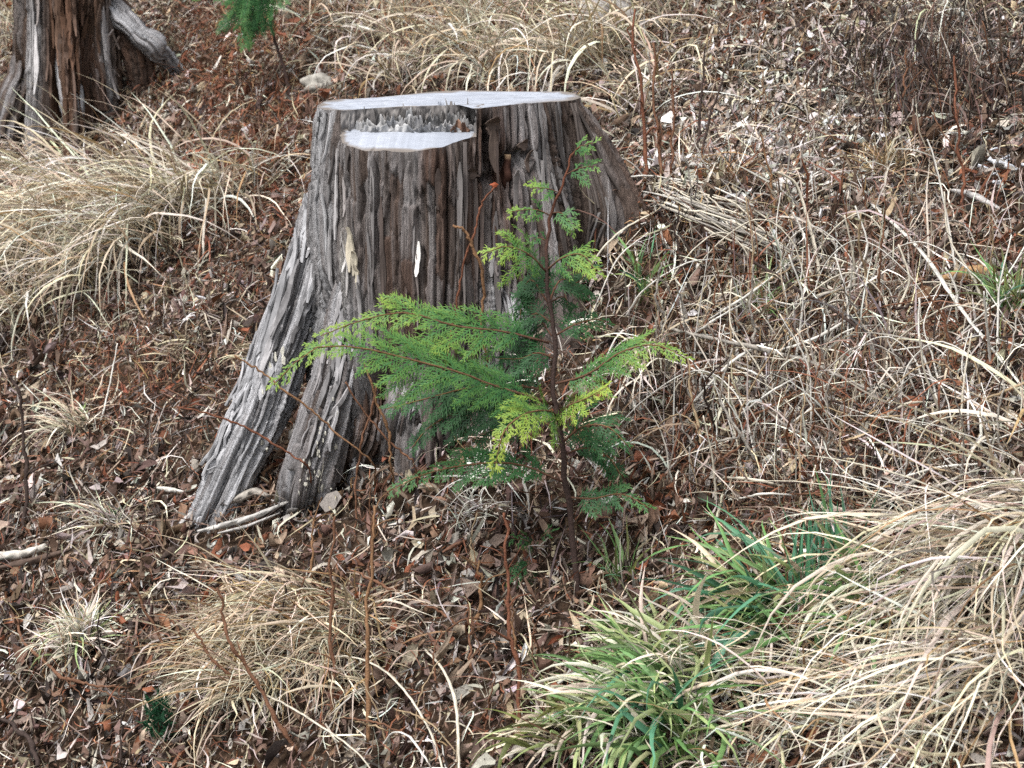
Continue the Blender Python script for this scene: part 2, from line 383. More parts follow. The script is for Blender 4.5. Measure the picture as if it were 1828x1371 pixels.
# ================================================================== STUMPS
def lobes_width(dth): return (dth+np.pi) % (2*np.pi)-np.pi
class Stump:
    """trunk surface r(theta, z) with flat-topped root ridges, bark strips, furrows and cracks"""
    def __init__(s, axis, th, z_lo, ztop, r0, lobes, rows, seed, strip_w=.02, rough=1.0, checks=(), hollows=()):
        s.axis = np.asarray(axis, float); s.th = th; n = len(th); s.n = n; s.rows = rows
        v = np.linspace(0, 1, rows)[:, None]; zt = ztop(th)[None, :]
        Z = z_lo+(zt-z_lo)*v; TH = np.broadcast_to(th[None], Z.shape)
        base = r0(Z)+.012*vn(TH*2.2, Z*3, seed)
        Rr = base.copy(); s.lobe = np.zeros(Z.shape, int)-1; best = np.zeros(Z.shape)
        for q, (t0, drift, halfw, zs, ex, sharp) in enumerate(lobes):
            ext = np.interp(Z, zs[::-1], ex[::-1])
            d = lobes_width(TH-R(t0)-drift*(.9-Z))*(base+ext*.7)
            hw = np.interp(Z, [z_lo, .9], halfw)+.010*vn(Z*9+q*5, Z*0, seed+q)
            bmp = np.exp(-abs(d/hw)**sharp)
            add = ext*bmp*(1+.10*vn(TH*3+q, Z*6, seed+20+q))
            Rr = np.maximum(Rr, base+add)+.15*np.minimum(Rr-base, add)
            upd = (bmp*ext > best) & (bmp > .42) & (ext > .045)
            s.lobe = np.where(upd, q, s.lobe); best = np.where(upd, bmp*ext, best)
        for (t0, halfw, z1, dep) in hollows:
            d = lobes_width(TH-R(t0)-.05*vn(Z*5, Z*0+t0, seed+31))*.33
            Rr = Rr-dep*np.exp(-abs(d/halfw)**2.5)*(1-sstep(z1-.22, z1, Z+.05*vn(TH*12, Z*6, seed+32)))
        # bark strips
        a = TH*.33+.020*fbm(TH*5, Z*3.2, seed+40, 2)+.007*vn(TH*13, Z*1.5, seed+44)+.0022*vn(TH*30, Z*9, seed+41)+.0012*vn(TH*40, Z*45, seed+43)
        k = np.floor(a/strip_w).astype(np.int64); fr = a/strip_w-k
        ln = .10+.28*_h2(k, k*0+3, seed); zz = (Z+_h2(k, k*0+7, seed)*.7+.012*vn(a*160, Z*0, seed+42))/ln
        zi = np.floor(zz).astype(np.int64); fz = zz-zi
        s.hash = _h2(k, zi, seed+9); s.hash2 = _h2(k, zi, seed+10); s.strip = k
        off = (s.hash-.5)*.010
        plate = fbm(a*42, Z*3.4+.12*vn(a*220, Z*18, seed+46), seed+45, 3); off = off+.009*sstep(-.02, .02, plate)-.008*sstep(.22, .25, plate)
        edge = np.minimum(fr, 1-fr)*strip_w
        deep = _h2(k+(fr > .5), k*0+11, seed)
        furrow = -(.003+.030*deep**3)*np.exp(-(edge/(.0014+.0024*deep))**2)
        ez = np.minimum(fz, 1-fz)*ln
        brk = -.004*np.exp(-(ez/.003)**2)
        grain = .0020*fbm(TH*38, Z*5, seed+50, 3)+.0016*vn(TH*150, Z*12, seed+53)+.004*fbm(TH*9, Z*5, seed+55, 2)
        D = off+furrow+brk+grain
        # long drying cracks
        rs = np.random.default_rng(seed)
        for c in range(int(70*rough)):
            tc = rs.uniform(R(165), R(385)); z1 = rs.uniform(-.1, .85); ll = rs.uniform(.08, .5)
            wob = .020*vn(Z*3.5+c, Z*0, seed+c)+.006*vn(Z*14+c, Z*0, seed+c)+.003*vn(Z*40+c, Z*0, seed+c)
            dd = lobes_width(TH-tc)*.33-wob; wz = sstep(z1-.5*ll, z1-.3*ll, Z)*(1-sstep(z1+.3*ll, z1+.5*ll, Z))
            D = D-rs.uniform(.014, .042)*np.exp(-(dd/rs.choice([.0018, .0026, .0040, .0058], p=[.35, .3, .22, .13]))**2)*wz
        s.check = np.zeros(Z.shape)
        for (t0, tw, z0, z1) in checks:
            m = np.exp(-(lobes_width(TH-R(t0))/R(tw))**4)*sstep(z0-.06, z0, Z)*(1-sstep(z1, z1+.06, Z))
            s.check = np.maximum(s.check, m)
        band = np.floor((Z+.02*vn(TH*9, Z*3, seed+60)+_h2(k, k*0+5, seed)*.02)/.011)
        fb = (Z+.02*vn(TH*9, Z*3, seed+60)+_h2(k, k*0+5, seed)*.02)/.011-band
        D = D+s.check*(-.007*np.exp(-((np.minimum(fb, 1-fb))/.16)**2)+.006*(_h2(k, band.astype(np.int64), seed+61)-.5))
        D = D*(1-.7*sstep(-.035, -.004, Z-zt))
        s.base = Rr; s.Rr = Rr+D*rough; s.Z = Z; s.TH = TH
        s.P = np.stack([s.axis[0]+s.Rr*np.cos(TH), s.axis[1]+s.Rr*np.sin(TH), Z], -1)
        s.Psm = np.stack([s.axis[0]+Rr*np.cos(TH), s.axis[1]+Rr*np.sin(TH), Z], -1)
        s.px, s.py, s.d = proj(s.P)
    def faces(s):
        n = s.n; i = np.arange(s.rows-1)[:, None]*n; j = np.arange(n)[None]; j2 = (j+1) % n
        return np.stack([i+j, i+j2, i+n+j2, i+n+j], -1)
    def pick(s, px, py, rad=5):
        """grid index of the nearest surface point that shows at a pixel"""
        e = (s.px-px)**2+(s.py-py)**2
        near = e < max(rad**2, e.min()+1)
        d = np.where(near, s.d, 99); k = int(d.argmin()); return divmod(k, s.n)
def sub_mesh(name, v, f, c, sel, mat, parent, label=None, kind=None, grain=None):
    f = f[sel]
    if len(f) == 0: return None
    ids, inv = np.unique(f, return_inverse=True)
    me = mesh(name, v.reshape(-1, 3)[ids], inv.reshape(-1, 4), c.reshape(-1, 3)[ids])
    if grain is not None:
        ga = me.attributes.new('grain', 'FLOAT_VECTOR', 'POINT'); ga.data.foreach_set('vector', np.ascontiguousarray(grain.reshape(-1, 3)[ids], np.float32).ravel())
    return obj(name, me, mat, parent, label, None, None, kind)
def grain_of(S): return np.stack([S.TH*.33+.004*vn(S.TH*14, S.Z*8, 3), S.Rr*.5, S.Z], -1)

AX = (-.146, 0.0)
A1, A2 = R(217), R(284)                      # the felling notch spans these directions
def ztop_main(th):
    thm = th % (2*np.pi)
    x = .30*np.cos(th); y = .3*np.sin(th)
    z = .888+.011*x/.3+.003*np.sin(th*5)
    sh = .829+.0*y-.022*sstep(0, .5, np.minimum(thm-A1, A2-thm))+.005*vn(th*14, th*0, 77)
    return np.where((thm > A1) & (thm < A2), sh, z)
th = np.unique(np.concatenate([np.linspace(R(166), R(388), 700), np.linspace(R(388), R(526), 90)[1:-1]]))
LOBES = [  # direction, drift, half width (low, top), heights, reach, squareness
 (252, .05, (.16, .165), [1.0, .80, .5, .3, .1, -.35], [.055, .055, .05, .035, .03, .03], 6.0),
 (318, .02, (.09, .06), [.95, .80, .66, .52, .4, .1, -.35], [0, .01, .035, .07, .09, .14, .25], 2.6),
 (352, 0, (.11, .10), [1.0, .88, .82, .69, .6, .4, .1, -.35], [0, .012, .055, .12, .16, .22, .3, .4], 2.6),
 (52, 0, (.12, .10), [.95, .8, .6, .3, -.35], [0, .04, .15, .3, .5], 2.6),
 (118, 0, (.12, .10), [.95, .7, .5, .2, -.35], [0, .02, .1, .25, .5], 2.6)]
ST = Stump(AX, th, -.36, ztop_main, lambda z: .290+.05*(.9-z).clip(0, 1.3), LOBES, 215, 11,
           hollows=[(212, .055, .52, .17), (244, .04, .40, .16), (275, .026, .34, .10), (306, .02, .42, .06)], checks=[(197, 9, .12, .55), (226, 7, .3, .5), (291, 9, .30, .52), (232, 8, .0, .2), (325, 10, .5, .8)])
def stump_colour(s):
    brown = np.array([.135, .102, .085]); grey = np.array([.43, .425, .43]); red = np.array([.115, .060, .042]); drk = np.array([.06, .047, .04])
    pale = np.array([.50, .48, .45])
    deg = np.degrees(s.TH) % 360
    def zone(d, w): return np.exp(-(((deg-d+180) % 360-180)/w)**2)
    w = .16+.85*zone(193, 24)*sstep(-.2, .1, s.Z)+.5*zone(231, 12)*(1-sstep(.35, .6, s.Z))+.45*zone(291, 9)*(1-sstep(.5, .62, s.Z))+.25*zone(262, 10)*(1-sstep(.3, .45, s.Z))+.2*zone(230, 14)*sstep(.5, .7, s.Z)
    w = w+.55*(s.hash2-.5)+.30*fbm(s.TH*6, s.Z*4, 301, 3)+.2*vn(s.TH*60, s.Z*6, 305)
    w = w.clip(0, 1)[..., None]
    rd = (.10+.55*zone(298, 16)*sstep(.4, .55, s.Z)+.25*zone(262, 25)+.6*(s.hash-.72)).clip(0, 1)[..., None]
    dk = (.55*zone(326, 16)*sstep(.45, .6, s.Z)+.8*zone(215, 6)*(1-sstep(.4, .6, s.Z))*0+.25*(s.hash2-.7)).clip(0, 1)[..., None]
    c = brown*(1-rd)+red*rd; c = c*(1-dk)+drk*dk; c = c*(1-w)+grey*w
    pl = (zone(228, 3.5)*np.exp(-((s.Z-.56)/.09)**2)*1.2+.0).clip(0, 1)[..., None]; c = c*(1-pl)+pale*1.1*pl
    c = c*(1-.35*s.check[..., None]*(s.hash[..., None]-.3))
    c = c*(1+.14*vn(s.TH*22, s.Z*5, 320)[..., None]+.10*vn(s.TH*90, s.Z*9, 321)[..., None])
    return c.clip(.02, .8)
def dent(S, px, py, w, h, dep):
    i, j = S.pick(px, py); a = lobes_width(S.TH-S.TH[i, j])*.33+.004*vn(S.Z*60, S.TH*9, 7); b = S.Z-S.Z[i, j]+.006*vn(S.TH*70, S.Z*9, 8)
    S.Rr = S.Rr-dep*np.exp(-abs(a/w)**3-abs(b/h)**3)*(1+.3*vn(S.TH*90, S.Z*20, 9))
    S.P = np.stack([S.axis[0]+S.Rr*np.cos(S.TH), S.axis[1]+S.Rr*np.sin(S.TH), S.Z], -1); S.px, S.py, S.d = proj(S.P)
for q in [(874, 262, .011, .055, .075), (893, 305, .020, .040, .055), (915, 292, .018, .022, .035), (868, 318, .03, .008, .03), (938, 278, .02, .008, .03), (905, 350, .010, .04, .03), (948, 225, .004, .06, .03)]: dent(ST, *q)
stump = thing('tree_stump', 'large weathered grey sawn tree stump with flaring roots on the slope', 'tree stump', (AX[0], AX[1], hgt(*AX)))
off0 = np.array([AX[0], AX[1], float(hgt(*AX))])
FC = ST.faces(); CC = stump_colour(ST); PV = ST.P-off0
fl = ST.lobe[:-1]
isroot = (fl >= 1) & (ST.Z[:-1] < .62)
ff = FC.reshape(-1, 4)
sub_mesh('trunk', PV, ff, CC, ~isroot.ravel(), M_TRUNK, stump, grain=grain_of(ST))
for q in range(1, 5): sub_mesh('root', PV, ff, CC, (isroot & (fl == q)).ravel(), M_TRUNK, stump, None, grain=grain_of(ST))
def sweep_root(parent, origin, cl, rad, tone, label, seed, flat=.9, checked=0, nu=240, nf=100, warm=.15, name='root'):
    """a root as a swept bark-covered limb: cl = (px, py, depth) down its back"""
    q = resample(np.array([P(a_, b_, c_) for a_, b_, c_ in cl]), nu); u = np.linspace(0, 1, nu)
    q[:, 0] += .006*vn(u*7+seed, u*0, seed); q[:, 2] += .005*vn(u*9+seed, u*0+5, seed)
    r = np.interp(u, np.linspace(0, 1, len(rad)), rad)
    t = np.gradient(q, axis=0); t /= np.linalg.norm(t, axis=1)[:, None]
    e = np.cross(t, np.array([0, -1., .25])); e /= np.linalg.norm(e, axis=1)[:, None]; w = np.cross(e, t)
    ph = np.linspace(0, 2*np.pi, nf, endpoint=False)[None]; L = np.linalg.norm(np.diff(q, axis=0), axis=1).sum(); S_ = u[:, None]*L
    sh = r[:, None]*(1+.16*vn(np.cos(ph)*1.6+seed, np.sin(ph)*1.6+S_*4, seed+1)+.10*vn(np.cos(ph)*4+seed, np.sin(ph)*4+S_*7, seed+2))
    aa = ph*.055+.006*vn(S_*9, ph*0, seed+3)+.0016*vn(ph*9, S_*40, seed+4)
    sw = .0105; nk = int(round(2*np.pi*.055/sw)); k = np.floor(aa/sw).astype(np.int64) % nk; fr = aa/sw-np.floor(aa/sw)
    ln = .06+.22*_h2(k, k*0+3, seed); zz = (S_+_h2(k, k*0+7, seed)*.5)/ln; zi = np.floor(zz).astype(np.int64); h1 = _h2(k, zi, seed+9); h2 = _h2(k, zi, seed+10)
    deep = _h2(k+(fr > .5), k*0+11, seed); edge = np.minimum(fr, 1-fr)*sw
    D = (h1-.5)*.012-(.003+.024*deep**2)*np.exp(-(edge/(.0009+.0018*deep))**2)+.0020*vn(ph*7, S_*9, seed+5)+.0014*vn(ph*24, S_*14, seed+6)-.005*np.exp(-(np.minimum(zz-zi, 1-zz+zi)*ln/.002)**2)
    if checked:
        bw = .0085; bz = (S_+.012*vn(ph*3, S_*8, seed+7)+h2*.004)/bw; fb = bz-np.floor(bz); cm = checked*sstep(-.1, .35, vn(ph*1.2, S_*6, seed+8)+.3)
        D = D-cm*(.0055*np.exp(-(np.minimum(fb, 1-fb)/.17)**2)-.004*(_h2(k, np.floor(bz).astype(np.int64), seed+12)-.5))
    rr = sh+D
    v = q[:, None]+rr[..., None]*(np.cos(ph)[..., None]*e[:, None]+flat*np.sin(ph)[..., None]*w[:, None])
    i = np.arange(nu-1)[:, None]*nf; j = np.arange(nf)[None]; j2 = (j+1) % nf
    f = np.stack([i+j, i+j2, i+nf+j2, i+nf+j], -1).reshape(-1, 4)
    g = (tone+.55*(h2-.5)+.3*fbm(ph*1.5, S_*7, seed+13, 3)+.2*vn(ph*14, S_*9, seed+14)).clip(0, 1)[..., None]; rd = (warm+.5*(h1-.6)).clip(0, 1)[..., None]
    c = (np.array([.115, .092, .08])*(1-rd)+np.array([.13, .07, .045])*rd)*(1-g)+np.array([.50, .50, .515])*g
    c = c*(1+.15*vn(ph*12, S_*14, seed+15)[..., None])
    me = mesh(name, v-origin, f, c); ga = me.attributes.new('grain', 'FLOAT_VECTOR', 'POINT')
    gr = np.stack([aa+0*S_, .03*np.cos(ph)+0*S_, S_+0*ph], -1); ga.data.foreach_set('vector', np.ascontiguousarray(gr, np.float32).ravel())
    o = obj(name, me, M_TRUNK, parent, label); return v, c, q, w
gd = lambda x, y: float(gdepth(x, y)[0])
ROOTS = []
ROOTS.append(sweep_root(stump, off0, [(596, 250, 4.60), (586, 330, 4.57), (566, 400, 4.55), (545, 480, 4.535), (513, 590, 4.52), (478, 690, 4.51), (440, 785, 4.50), (402, 870, 4.495), (366, 940, gd(366, 940)+.03), (338, 1000, gd(338, 1000)+.12)],
    [.022, .038, .048, .053, .062, .066, .065, .060, .050, .034], .84, 'silvery root flare reaching far down to the left', 51, .85, .6))
ROOTS.append(sweep_root(stump, off0, [(628, 380, 4.44), (625, 450, 4.41), (621, 525, 4.38), (614, 590, 4.37), (602, 660, 4.365), (587, 730, 4.37), (568, 800, 4.375), (552, 862, 4.385), (540, 910, gd(540, 910)+.03), (528, 965, gd(528, 965)+.12)],
    [.010, .027, .036, .044, .052, .058, .061, .060, .052, .04], .42, 'rough grey root with white lichen flakes', 61, .85, .5))
ROOTS.append(sweep_root(stump, off0, [(744, 470, 4.36), (741, 540, 4.33), (737, 605, 4.31), (728, 680, 4.30), (718, 750, 4.30), (708, 820, gd(708, 820)+.02), (700, 875, gd(700, 875)+.1)], [.008, .020, .031, .038, .043, .042, .034], .42, 'short grey root under the long left branch of the sapling', 71, .85, .3))
ROOTS.append(sweep_root(stump, off0, [(862, 350, 4.44), (872, 410, 4.40), (886, 470, 4.36), (902, 530, 4.33), (915, 585, 4.31), (928, 645, gd(928, 645)+.03)], [.012, .028, .038, .050, .056, .05], .62, 'pale checked root behind the sapling', 81, .85, .9))
ROOTS.append(sweep_root(stump, off0, [(674, 520, 4.39), (668, 630, 4.37), (662, 720, 4.37), (650, 790, 4.37), (640, 850, gd(640, 850)+.03)], [.012, .023, .029, .031, .026], .12, 'thin dark root between the lichen root and the short grey root', 91, .85, .2, warm=.4))
# sawn faces ---------------------------------------------------------------
rim = PV[-1]; thm = ST.th % (2*np.pi)
inn = np.where((thm > A1) & (thm < A2))[0]; outn = np.where(~((thm > A1) & (thm < A2)))[0]
start = outn[np.argmax(np.where(thm[outn] >= A2, -thm[outn], -99))]      # first rim column past the notch
order = [(start+k) % ST.n for k in range(ST.n)]; order = [k for k in order if not (A1 < thm[k] < A2)]
zc_top = .886-off0[2]; zc_sh = .836-off0[2]
left_end = rim[order[-1]].copy(); right_end = rim[order[0]].copy()
chord_y = -.125
cx = np.linspace(left_end[0]+.0005, .085, 150); jag = .006*fbm(cx*60, cx*0, 71, 2)
chord = np.stack([cx, np.interp(cx, [left_end[0], left_end[0]+.07, .2], [left_end[1], chord_y, chord_y])+jag, cx*0+zc_top+.011*cx/.3], -1)
ret = np.linspace(0, 1, 40)[1:-1, None]; back_wall = chord[-1]*(1-ret)+right_end*ret
back_wall[:, 0] += .006*vn(np.linspace(0, 9, 38), np.zeros(38), 72); back_wall[:, 2] = chord[-1, 2]*(1-ret[:, 0])+right_end[2]*ret[:, 0]
def cap(name, loop, centre, rings, mat, colf, relief=.001, crack=(), thick=.0):
    loop = np.asarray(loop); m = len(loop); c = np.asarray(centre)
    k = (np.linspace(0, 1, rings)**.8)[:, None, None]
    v = loop[None]*k+c[None, None]*(1-k)
    pl = (zc_top+.011*v[..., 0]/.3) if name == 'sawn_top' else zc_sh-.125*(v[..., 1]*-1-.13).clip(-.02, .3)+0*v[..., 0]
    v[..., 2] = pl*(1-k[..., 0]**14)+v[..., 2]*k[..., 0]**14
    v[..., 2] += relief*fbm(v[..., 0]*12, v[..., 1]*16, 81, 2)*(k[..., 0] < .999)
    for (ang, r1, r2, w, dep) in crack:
        a = np.arctan2(v[..., 1]-c[1], v[..., 0]-c[0]); rr = np.hypot(v[..., 1]-c[1], v[..., 0]-c[0])
        dd = lobes_width(a-R(ang))*rr; v[..., 2] -= dep*np.exp(-(dd/w)**2)*(rr > r1)*(rr < r2)
    i = np.arange(rings-1)[:, None]*m; j = np.arange(m)[None]; j2 = (j+1) % m
    f = np.stack([i+j, i+j2, i+m+j2, i+m+j], -1).reshape(-1, 4)
    obj(name, mesh(name, v, f, colf(v, k)), mat, stump)
def sawn_col(v, k):
    t = (.5+.5*fbm(v[..., 0]*14, v[..., 1]*30, 90, 3))[..., None]
    c = np.array([.30, .325, .375])*(1-t)+np.array([.41, .435, .485])*t  # weathered grey wood, with the sky's bluish reflection put into its colour
    rg_ = np.hypot(v[..., 0]+.0+.01*vn(v[..., 0]*9, v[..., 1]*9, 92), v[..., 1]-.02)
    c = c*(1+.10*vn(rg_*150, rg_*0+3, 93)+.06*vn(rg_*420, rg_*0, 94)+.12*vn(v[..., 0]*45, v[..., 1]*45, 98))[..., None]
    e = sstep(.90, .985, k+.05*vn(v[..., 0]*40, v[..., 1]*40, 91)[..., None])
    c = c*(1-e)+np.array([.20, .175, .155])*e
    rg = sstep(.10, .26, v[..., :1])*sstep(-.02, .16, -v[..., 1:2]-.02)      # bare brown wood on the right of the cut
    return c*(1-.75*rg)+np.array([.22, .19, .165])*.75*rg
cap('sawn_top', np.concatenate([rim[order], chord, back_wall]), (-.02, .06, zc_top+.004), 46, M_SAWN, sawn_col, crack=[(-86, .06, .3, .0035, .04), (150, .1, .3, .003, .03), (20, .12, .3, .002, .02)])
sh_loop = np.concatenate([rim[inn], (back_wall*[1, 1, 0]+[0, 0, zc_sh])[::-1], (chord*[1, 1, 0]+[0, 0, zc_sh])[::-1]])
sh_loop[len(inn):, 2] = zc_sh+.003
cap('lower_cut', sh_loop, (-.09, -.19, zc_sh-.003), 30, M_SAWN, lambda v, k: sawn_col(v*[1, 0, 1], k*1.0), .001)
# torn hinge wood between the two cuts
wl = np.concatenate([chord, back_wall]); m = len(wl); rows = 14
kk = np.linspace(0, 1, rows)[:, None]
wz = zc_sh-.006+(wl[None, :, 2]-zc_sh+.006)*kk
a = np.arange(m)
dy = .008*vn(a[None]*.21, kk*3, 95)+.004*vn(a[None]*.6, kk*5, 96); dy = dy*np.sin(np.pi*kk*.98)
wv = np.stack([np.broadcast_to(wl[None, :, 0], wz.shape), wl[None, :, 1]+dy, wz], -1)
wv[:, len(chord):, 0] += dy[:, len(chord):]; 
i = np.arange(rows-1)[:, None]*m; j = np.arange(m-1)[None]
wf = np.stack([i+j, i+j+1, i+m+j+1, i+m+j], -1).reshape(-1, 4)
wc = np.array([.23, .215, .205])*(1+.45*vn(a[None]*.33, kk*1.2, 97)[..., None])
obj('hinge_wood', mesh('hinge_wood', wv, wf, wc), M_WOOD, stump)
def spike(p, h, w, lean, seed):
    """a torn sliver: four-sided, jagged tip"""
    n = 5; k = np.linspace(0, 1, n); r = np.random.default_rng(seed)
    c = p+np.outer(k*h, [0, 0, 1])+np.outer(k**1.5*h, [lean[0], lean[1], 0])+r.normal(0, w*.12, (n, 3))*k[:, None]
    ww = w*np.array([1, 1, .9, .7, .28])*r.uniform(.7, 1.25, n)
    v, f = tube(c, ww*.5, 5, True, seed, .25, .55)
    return v, f
for q in range(11):
    u = rng.random(); j = int(u*(len(chord)-1)); b = chord[j].copy()
    b[1] -= .004; b[2] = zc_sh-.004
    v, f = spike(b, rng.uniform(.045, .074), rng.uniform(.006, .014), rng.normal(0, .1, 2), q)
    g = rng.uniform(.10, .24); obj('splinter', clean_quads(v, f, 'splinter', np.tile([g, g*.96, g*.93], (len(v), 1))), M_WOOD, stump)
def torn_sheet(x0, x1, y, h, seed, col):
    """a ragged upright sheet of torn fibres, still joined to the shelf"""
    n = max(24, int((x1-x0)/.0016)); x = np.linspace(x0, x1, n); nr = 7
    prof = h*(.45+.55*fbm(x*60, x*0+seed, seed, 3)+.55*np.abs(vn(x*210, x*0, seed+3))**1.5)*np.clip(np.minimum(x-x0, x1-x)/.012, .15, 1)
    prof = np.clip(prof, .002, .06); k = np.linspace(0, 1, nr)[:, None]
    yy = y+.010*fbm(x*26, x*0+seed, seed+5, 2)[None]+.006*vn(x[None]*140, k*2, seed+6)-.008*k**2*(1+vn(x*40, x*0, seed+7))[None]
    th_ = .0045*(1-.75*k)
    zz = zc_sh-.012+(prof+.012)[None]*k
    fr = np.stack([np.broadcast_to(x, zz.shape), yy-th_, zz], -1); bk = np.stack([np.broadcast_to(x, zz.shape), yy+th_, zz], -1)
    v = np.concatenate([fr, bk[::-1]]); R2 = 2*nr; i = np.arange(R2-1)[:, None]*n; j = np.arange(n-1)[None]
    f = np.stack([i+j, i+j+1, i+n+j+1, i+n+j], -1).reshape(-1, 4)
    c = np.array(col)*(1+.35*vn(x[None]*170, np.concatenate([k, k[::-1]])*1.5, seed+8)+.2*fbm(x[None]*40, np.concatenate([k, k[::-1]]), seed+9, 2))[..., None]
    obj('torn_fibre', mesh('torn_fibre', v, f, c), M_WOOD, stump)
xl, xr_ = chord[0][0]+.004, chord[-1][0]
for q, (a_, b_2, dy_, h_, cc_) in enumerate([(.0, 1, .006, .050, (.15, .14, .135)), (.03, .45, .014, .034, (.30, .295, .29)), (.38, .97, .016, .036, (.27, .265, .26)), (.06, .3, .026, .024, (.36, .355, .35)), (.28, .62, .028, .030, (.34, .335, .335)),
        (.58, .95, .030, .024, (.33, .32, .315)), (.12, .5, .040, .014, (.40, .395, .39)), (.5, .84, .042, .016, (.37, .365, .36)), (.42, .55, .020, .052, (.38, .38, .38)), (.76, .90, .036, .030, (.22, .13, .09))]):
    torn_sheet(xl+(xr_-xl)*a_, xl+(xr_-xl)*b_2, chord_y-dy_-.02*max(0, .25-a_)*0, h_, 300+q*13, cc_)
# bark strips that have come loose, following the trunk surface
def bark_strip(i, j, ln, wd, lift, end, col, seed, parent, S, origin, flare=0):
    r = np.random.default_rng(seed); nz = 7
    dz = abs(S.Z[1, j]-S.Z[0, j]); dt = .3
    rows_ = np.clip(np.linspace(i-ln/2/dz, i+ln/2/dz, nz).round().astype(int), 1, S.rows-2)
    c = S.Psm[rows_, j]; nrm = np.stack([np.cos(S.TH[rows_, j]), np.sin(S.TH[rows_, j]), .15+0*rows_], -1)
    tan = np.stack([-nrm[:, 1], nrm[:, 0], 0*rows_], -1)
    k = np.linspace(-1, 1, nz); up = np.clip(k*end, 0, 1)**2
    o = .0025+lift*up
    w = wd*.5*np.array([.3, .8, 1, 1, 1, .9, .3])*r.uniform(.6, 1.2, nz)
    sh = r.normal(0, wd*.06, nz)+r.normal(0, wd*.1)*np.linspace(-1, 1, nz)
    c = c+nrm*o[:, None]+tan*sh[:, None]
    cc = [c-tan*w[:, None]-nrm*.001, c-tan*w[:, None]*.9+nrm*.0022, c+tan*w[:, None]*.9+nrm*.0026, c+tan*w[:, None]-nrm*.001, c-nrm*.005]
    v = np.stack(cc, 1)-origin; n = 5
    ii = np.arange(nz-1)[:, None]*n; jj = np.arange(n)[None]; j2 = (jj+1) % n
    f = np.stack([ii+jj, ii+j2, ii+n+j2, ii+n+jj], -1).reshape(-1, 4)
    e0 = np.array([[0, 1, 2, 3], [0, 3, 4, 4], [(nz-1)*n+3, (nz-1)*n+2, (nz-1)*n+1, (nz-1)*n], [(nz-1)*n+4, (nz-1)*n+3, (nz-1)*n, (nz-1)*n]])
    f = np.concatenate([f, e0]); v = v.reshape(-1, 3)
    cl = np.tile(col, (len(v), 1))*r.uniform(.85, 1.15, (len(v), 1))
    return obj('bark_strip', clean_quads(v, f, 'bark_strip', cl, False), M_WOOD, parent)
zonesB = [((555, 620), (200, 560), 26), ((630, 860), (290, 640), 20), ((860, 1090), (230, 520), 34)]
sd = 0
for (xa, xb), (ya, yb), nn in zonesB:
    for q in range(nn):
        sd += 1; pxx, pyy = rng.uniform(xa, xb), rng.uniform(ya, yb)
        if (pyy > 640 and pxx < 400): continue
        i, j = ST.pick(pxx, pyy)
        if ST.d[i, j] > 5.2 or abs(ST.px[i, j]-pxx) > 12 or abs(ST.py[i, j]-pyy) > 12: continue
        col = CC[i, j]*rng.uniform(.7, 1.35); g = col.mean(); col = (col*.6+g*.4)
        ln = rng.uniform(.05, .17) if pxx < 640 else rng.uniform(.06, .26)
        bark_strip(i, j, ln, rng.uniform(.006, .016), rng.uniform(.0, .014), rng.choice([-1, 1]), col.clip(.03, .6), sd, stump, ST, off0)
# the pale torn sliver, lichen flakes, broken stub and rot hole
i, j = ST.pick(750, 465); o = bark_strip(i, j, .075, .011, .010, -1, np.array([.78, .76, .72]), 901, stump, ST, off0); o['label'] = 'white bare sliver on the brown front of the stump'
for (a, b, l, w_) in [(622, 445, .10, .022), (630, 470, .06, .016), (645, 495, .05, .012)]:
    i, j = ST.pick(a, b); o = bark_strip(i, j, l, w_, .01, 1, np.array([.62, .56, .44]), int(a), stump, ST, off0)
def flake(ri, px, py, sz, seed):
    v0, _, q0, _ = ROOTS[ri]; ax, ay, ad = proj(v0); e = (ax-px)**2+(ay-py)**2; d = np.where(e < max(30, e.min()+1), ad, 99)
    i, j = divmod(int(d.argmin()), v0.shape[1])
    r = np.random.default_rng(seed); p = v0[i, j]; n = p-q0[i]; n /= np.linalg.norm(n); p = p-off0
    t = np.cross(n, [0, 0, 1]); t /= np.linalg.norm(t)+1e-9; b = np.cross(t, n); m = 6
    a = np.arange(m)/m*6.283+r.uniform(0, 1); rr = sz*r.uniform(.45, 1.25, m); el = r.uniform(1.0, 2.4)
    ring = p+np.outer(np.cos(a)*rr*.7, t)+np.outer(np.sin(a)*rr*el, b)+n*r.normal(0, .0006, m)[:, None]
    v = np.concatenate([ring, ring*.85+p*.15+n*.0026, [p+n*.0030], [p-n*.004]])
    k = np.arange(m); k2 = (k+1) % m
    f = np.concatenate([np.stack([k, k2, m+k2], -1), np.stack([k, m+k2, m+k], -1), np.stack([m+k, m+k2, k*0+2*m], -1), np.stack([k2, k, k*0+2*m+1], -1)])
    obj('lichen_flake', mesh('lichen_flake', v, f, np.tile(np.array([.62, .60, .52])*r.uniform(.75, 1.15), (len(v), 1)), False), M_LICHEN, stump)
for q in range(44):
    u = rng.random()**.8; flake(1, 592-42*u+rng.normal(0, 16), 700+185*u+rng.normal(0, 8), rng.uniform(.0016, .0055)*(1+.3*(u > .75)), q)
for q, (a, b) in enumerate([(490, 640), (500, 625), (484, 655), (475, 668), (556, 592), (470, 790), (474, 800), (508, 640), (470, 700)]):
    flake(0, a, b, rng.uniform(.004, .008), 100+q)
i, j = ST.pick(900, 300); p = ST.P[i, j]-off0; n_ = np.array([np.cos(ST.TH[i, j]), np.sin(ST.TH[i, j]), 0])
ln_ = np.linspace(0, 1, 7)[:, None]; pts = p-n_*.02+n_*.028+np.array([0, 0, -.04])+ln_*np.array([.004, 0, .075])
v, f = tube(pts, np.array([.006, .012, .014, .015, .013, .014, .011]), 8, True, 5, .55, .7)
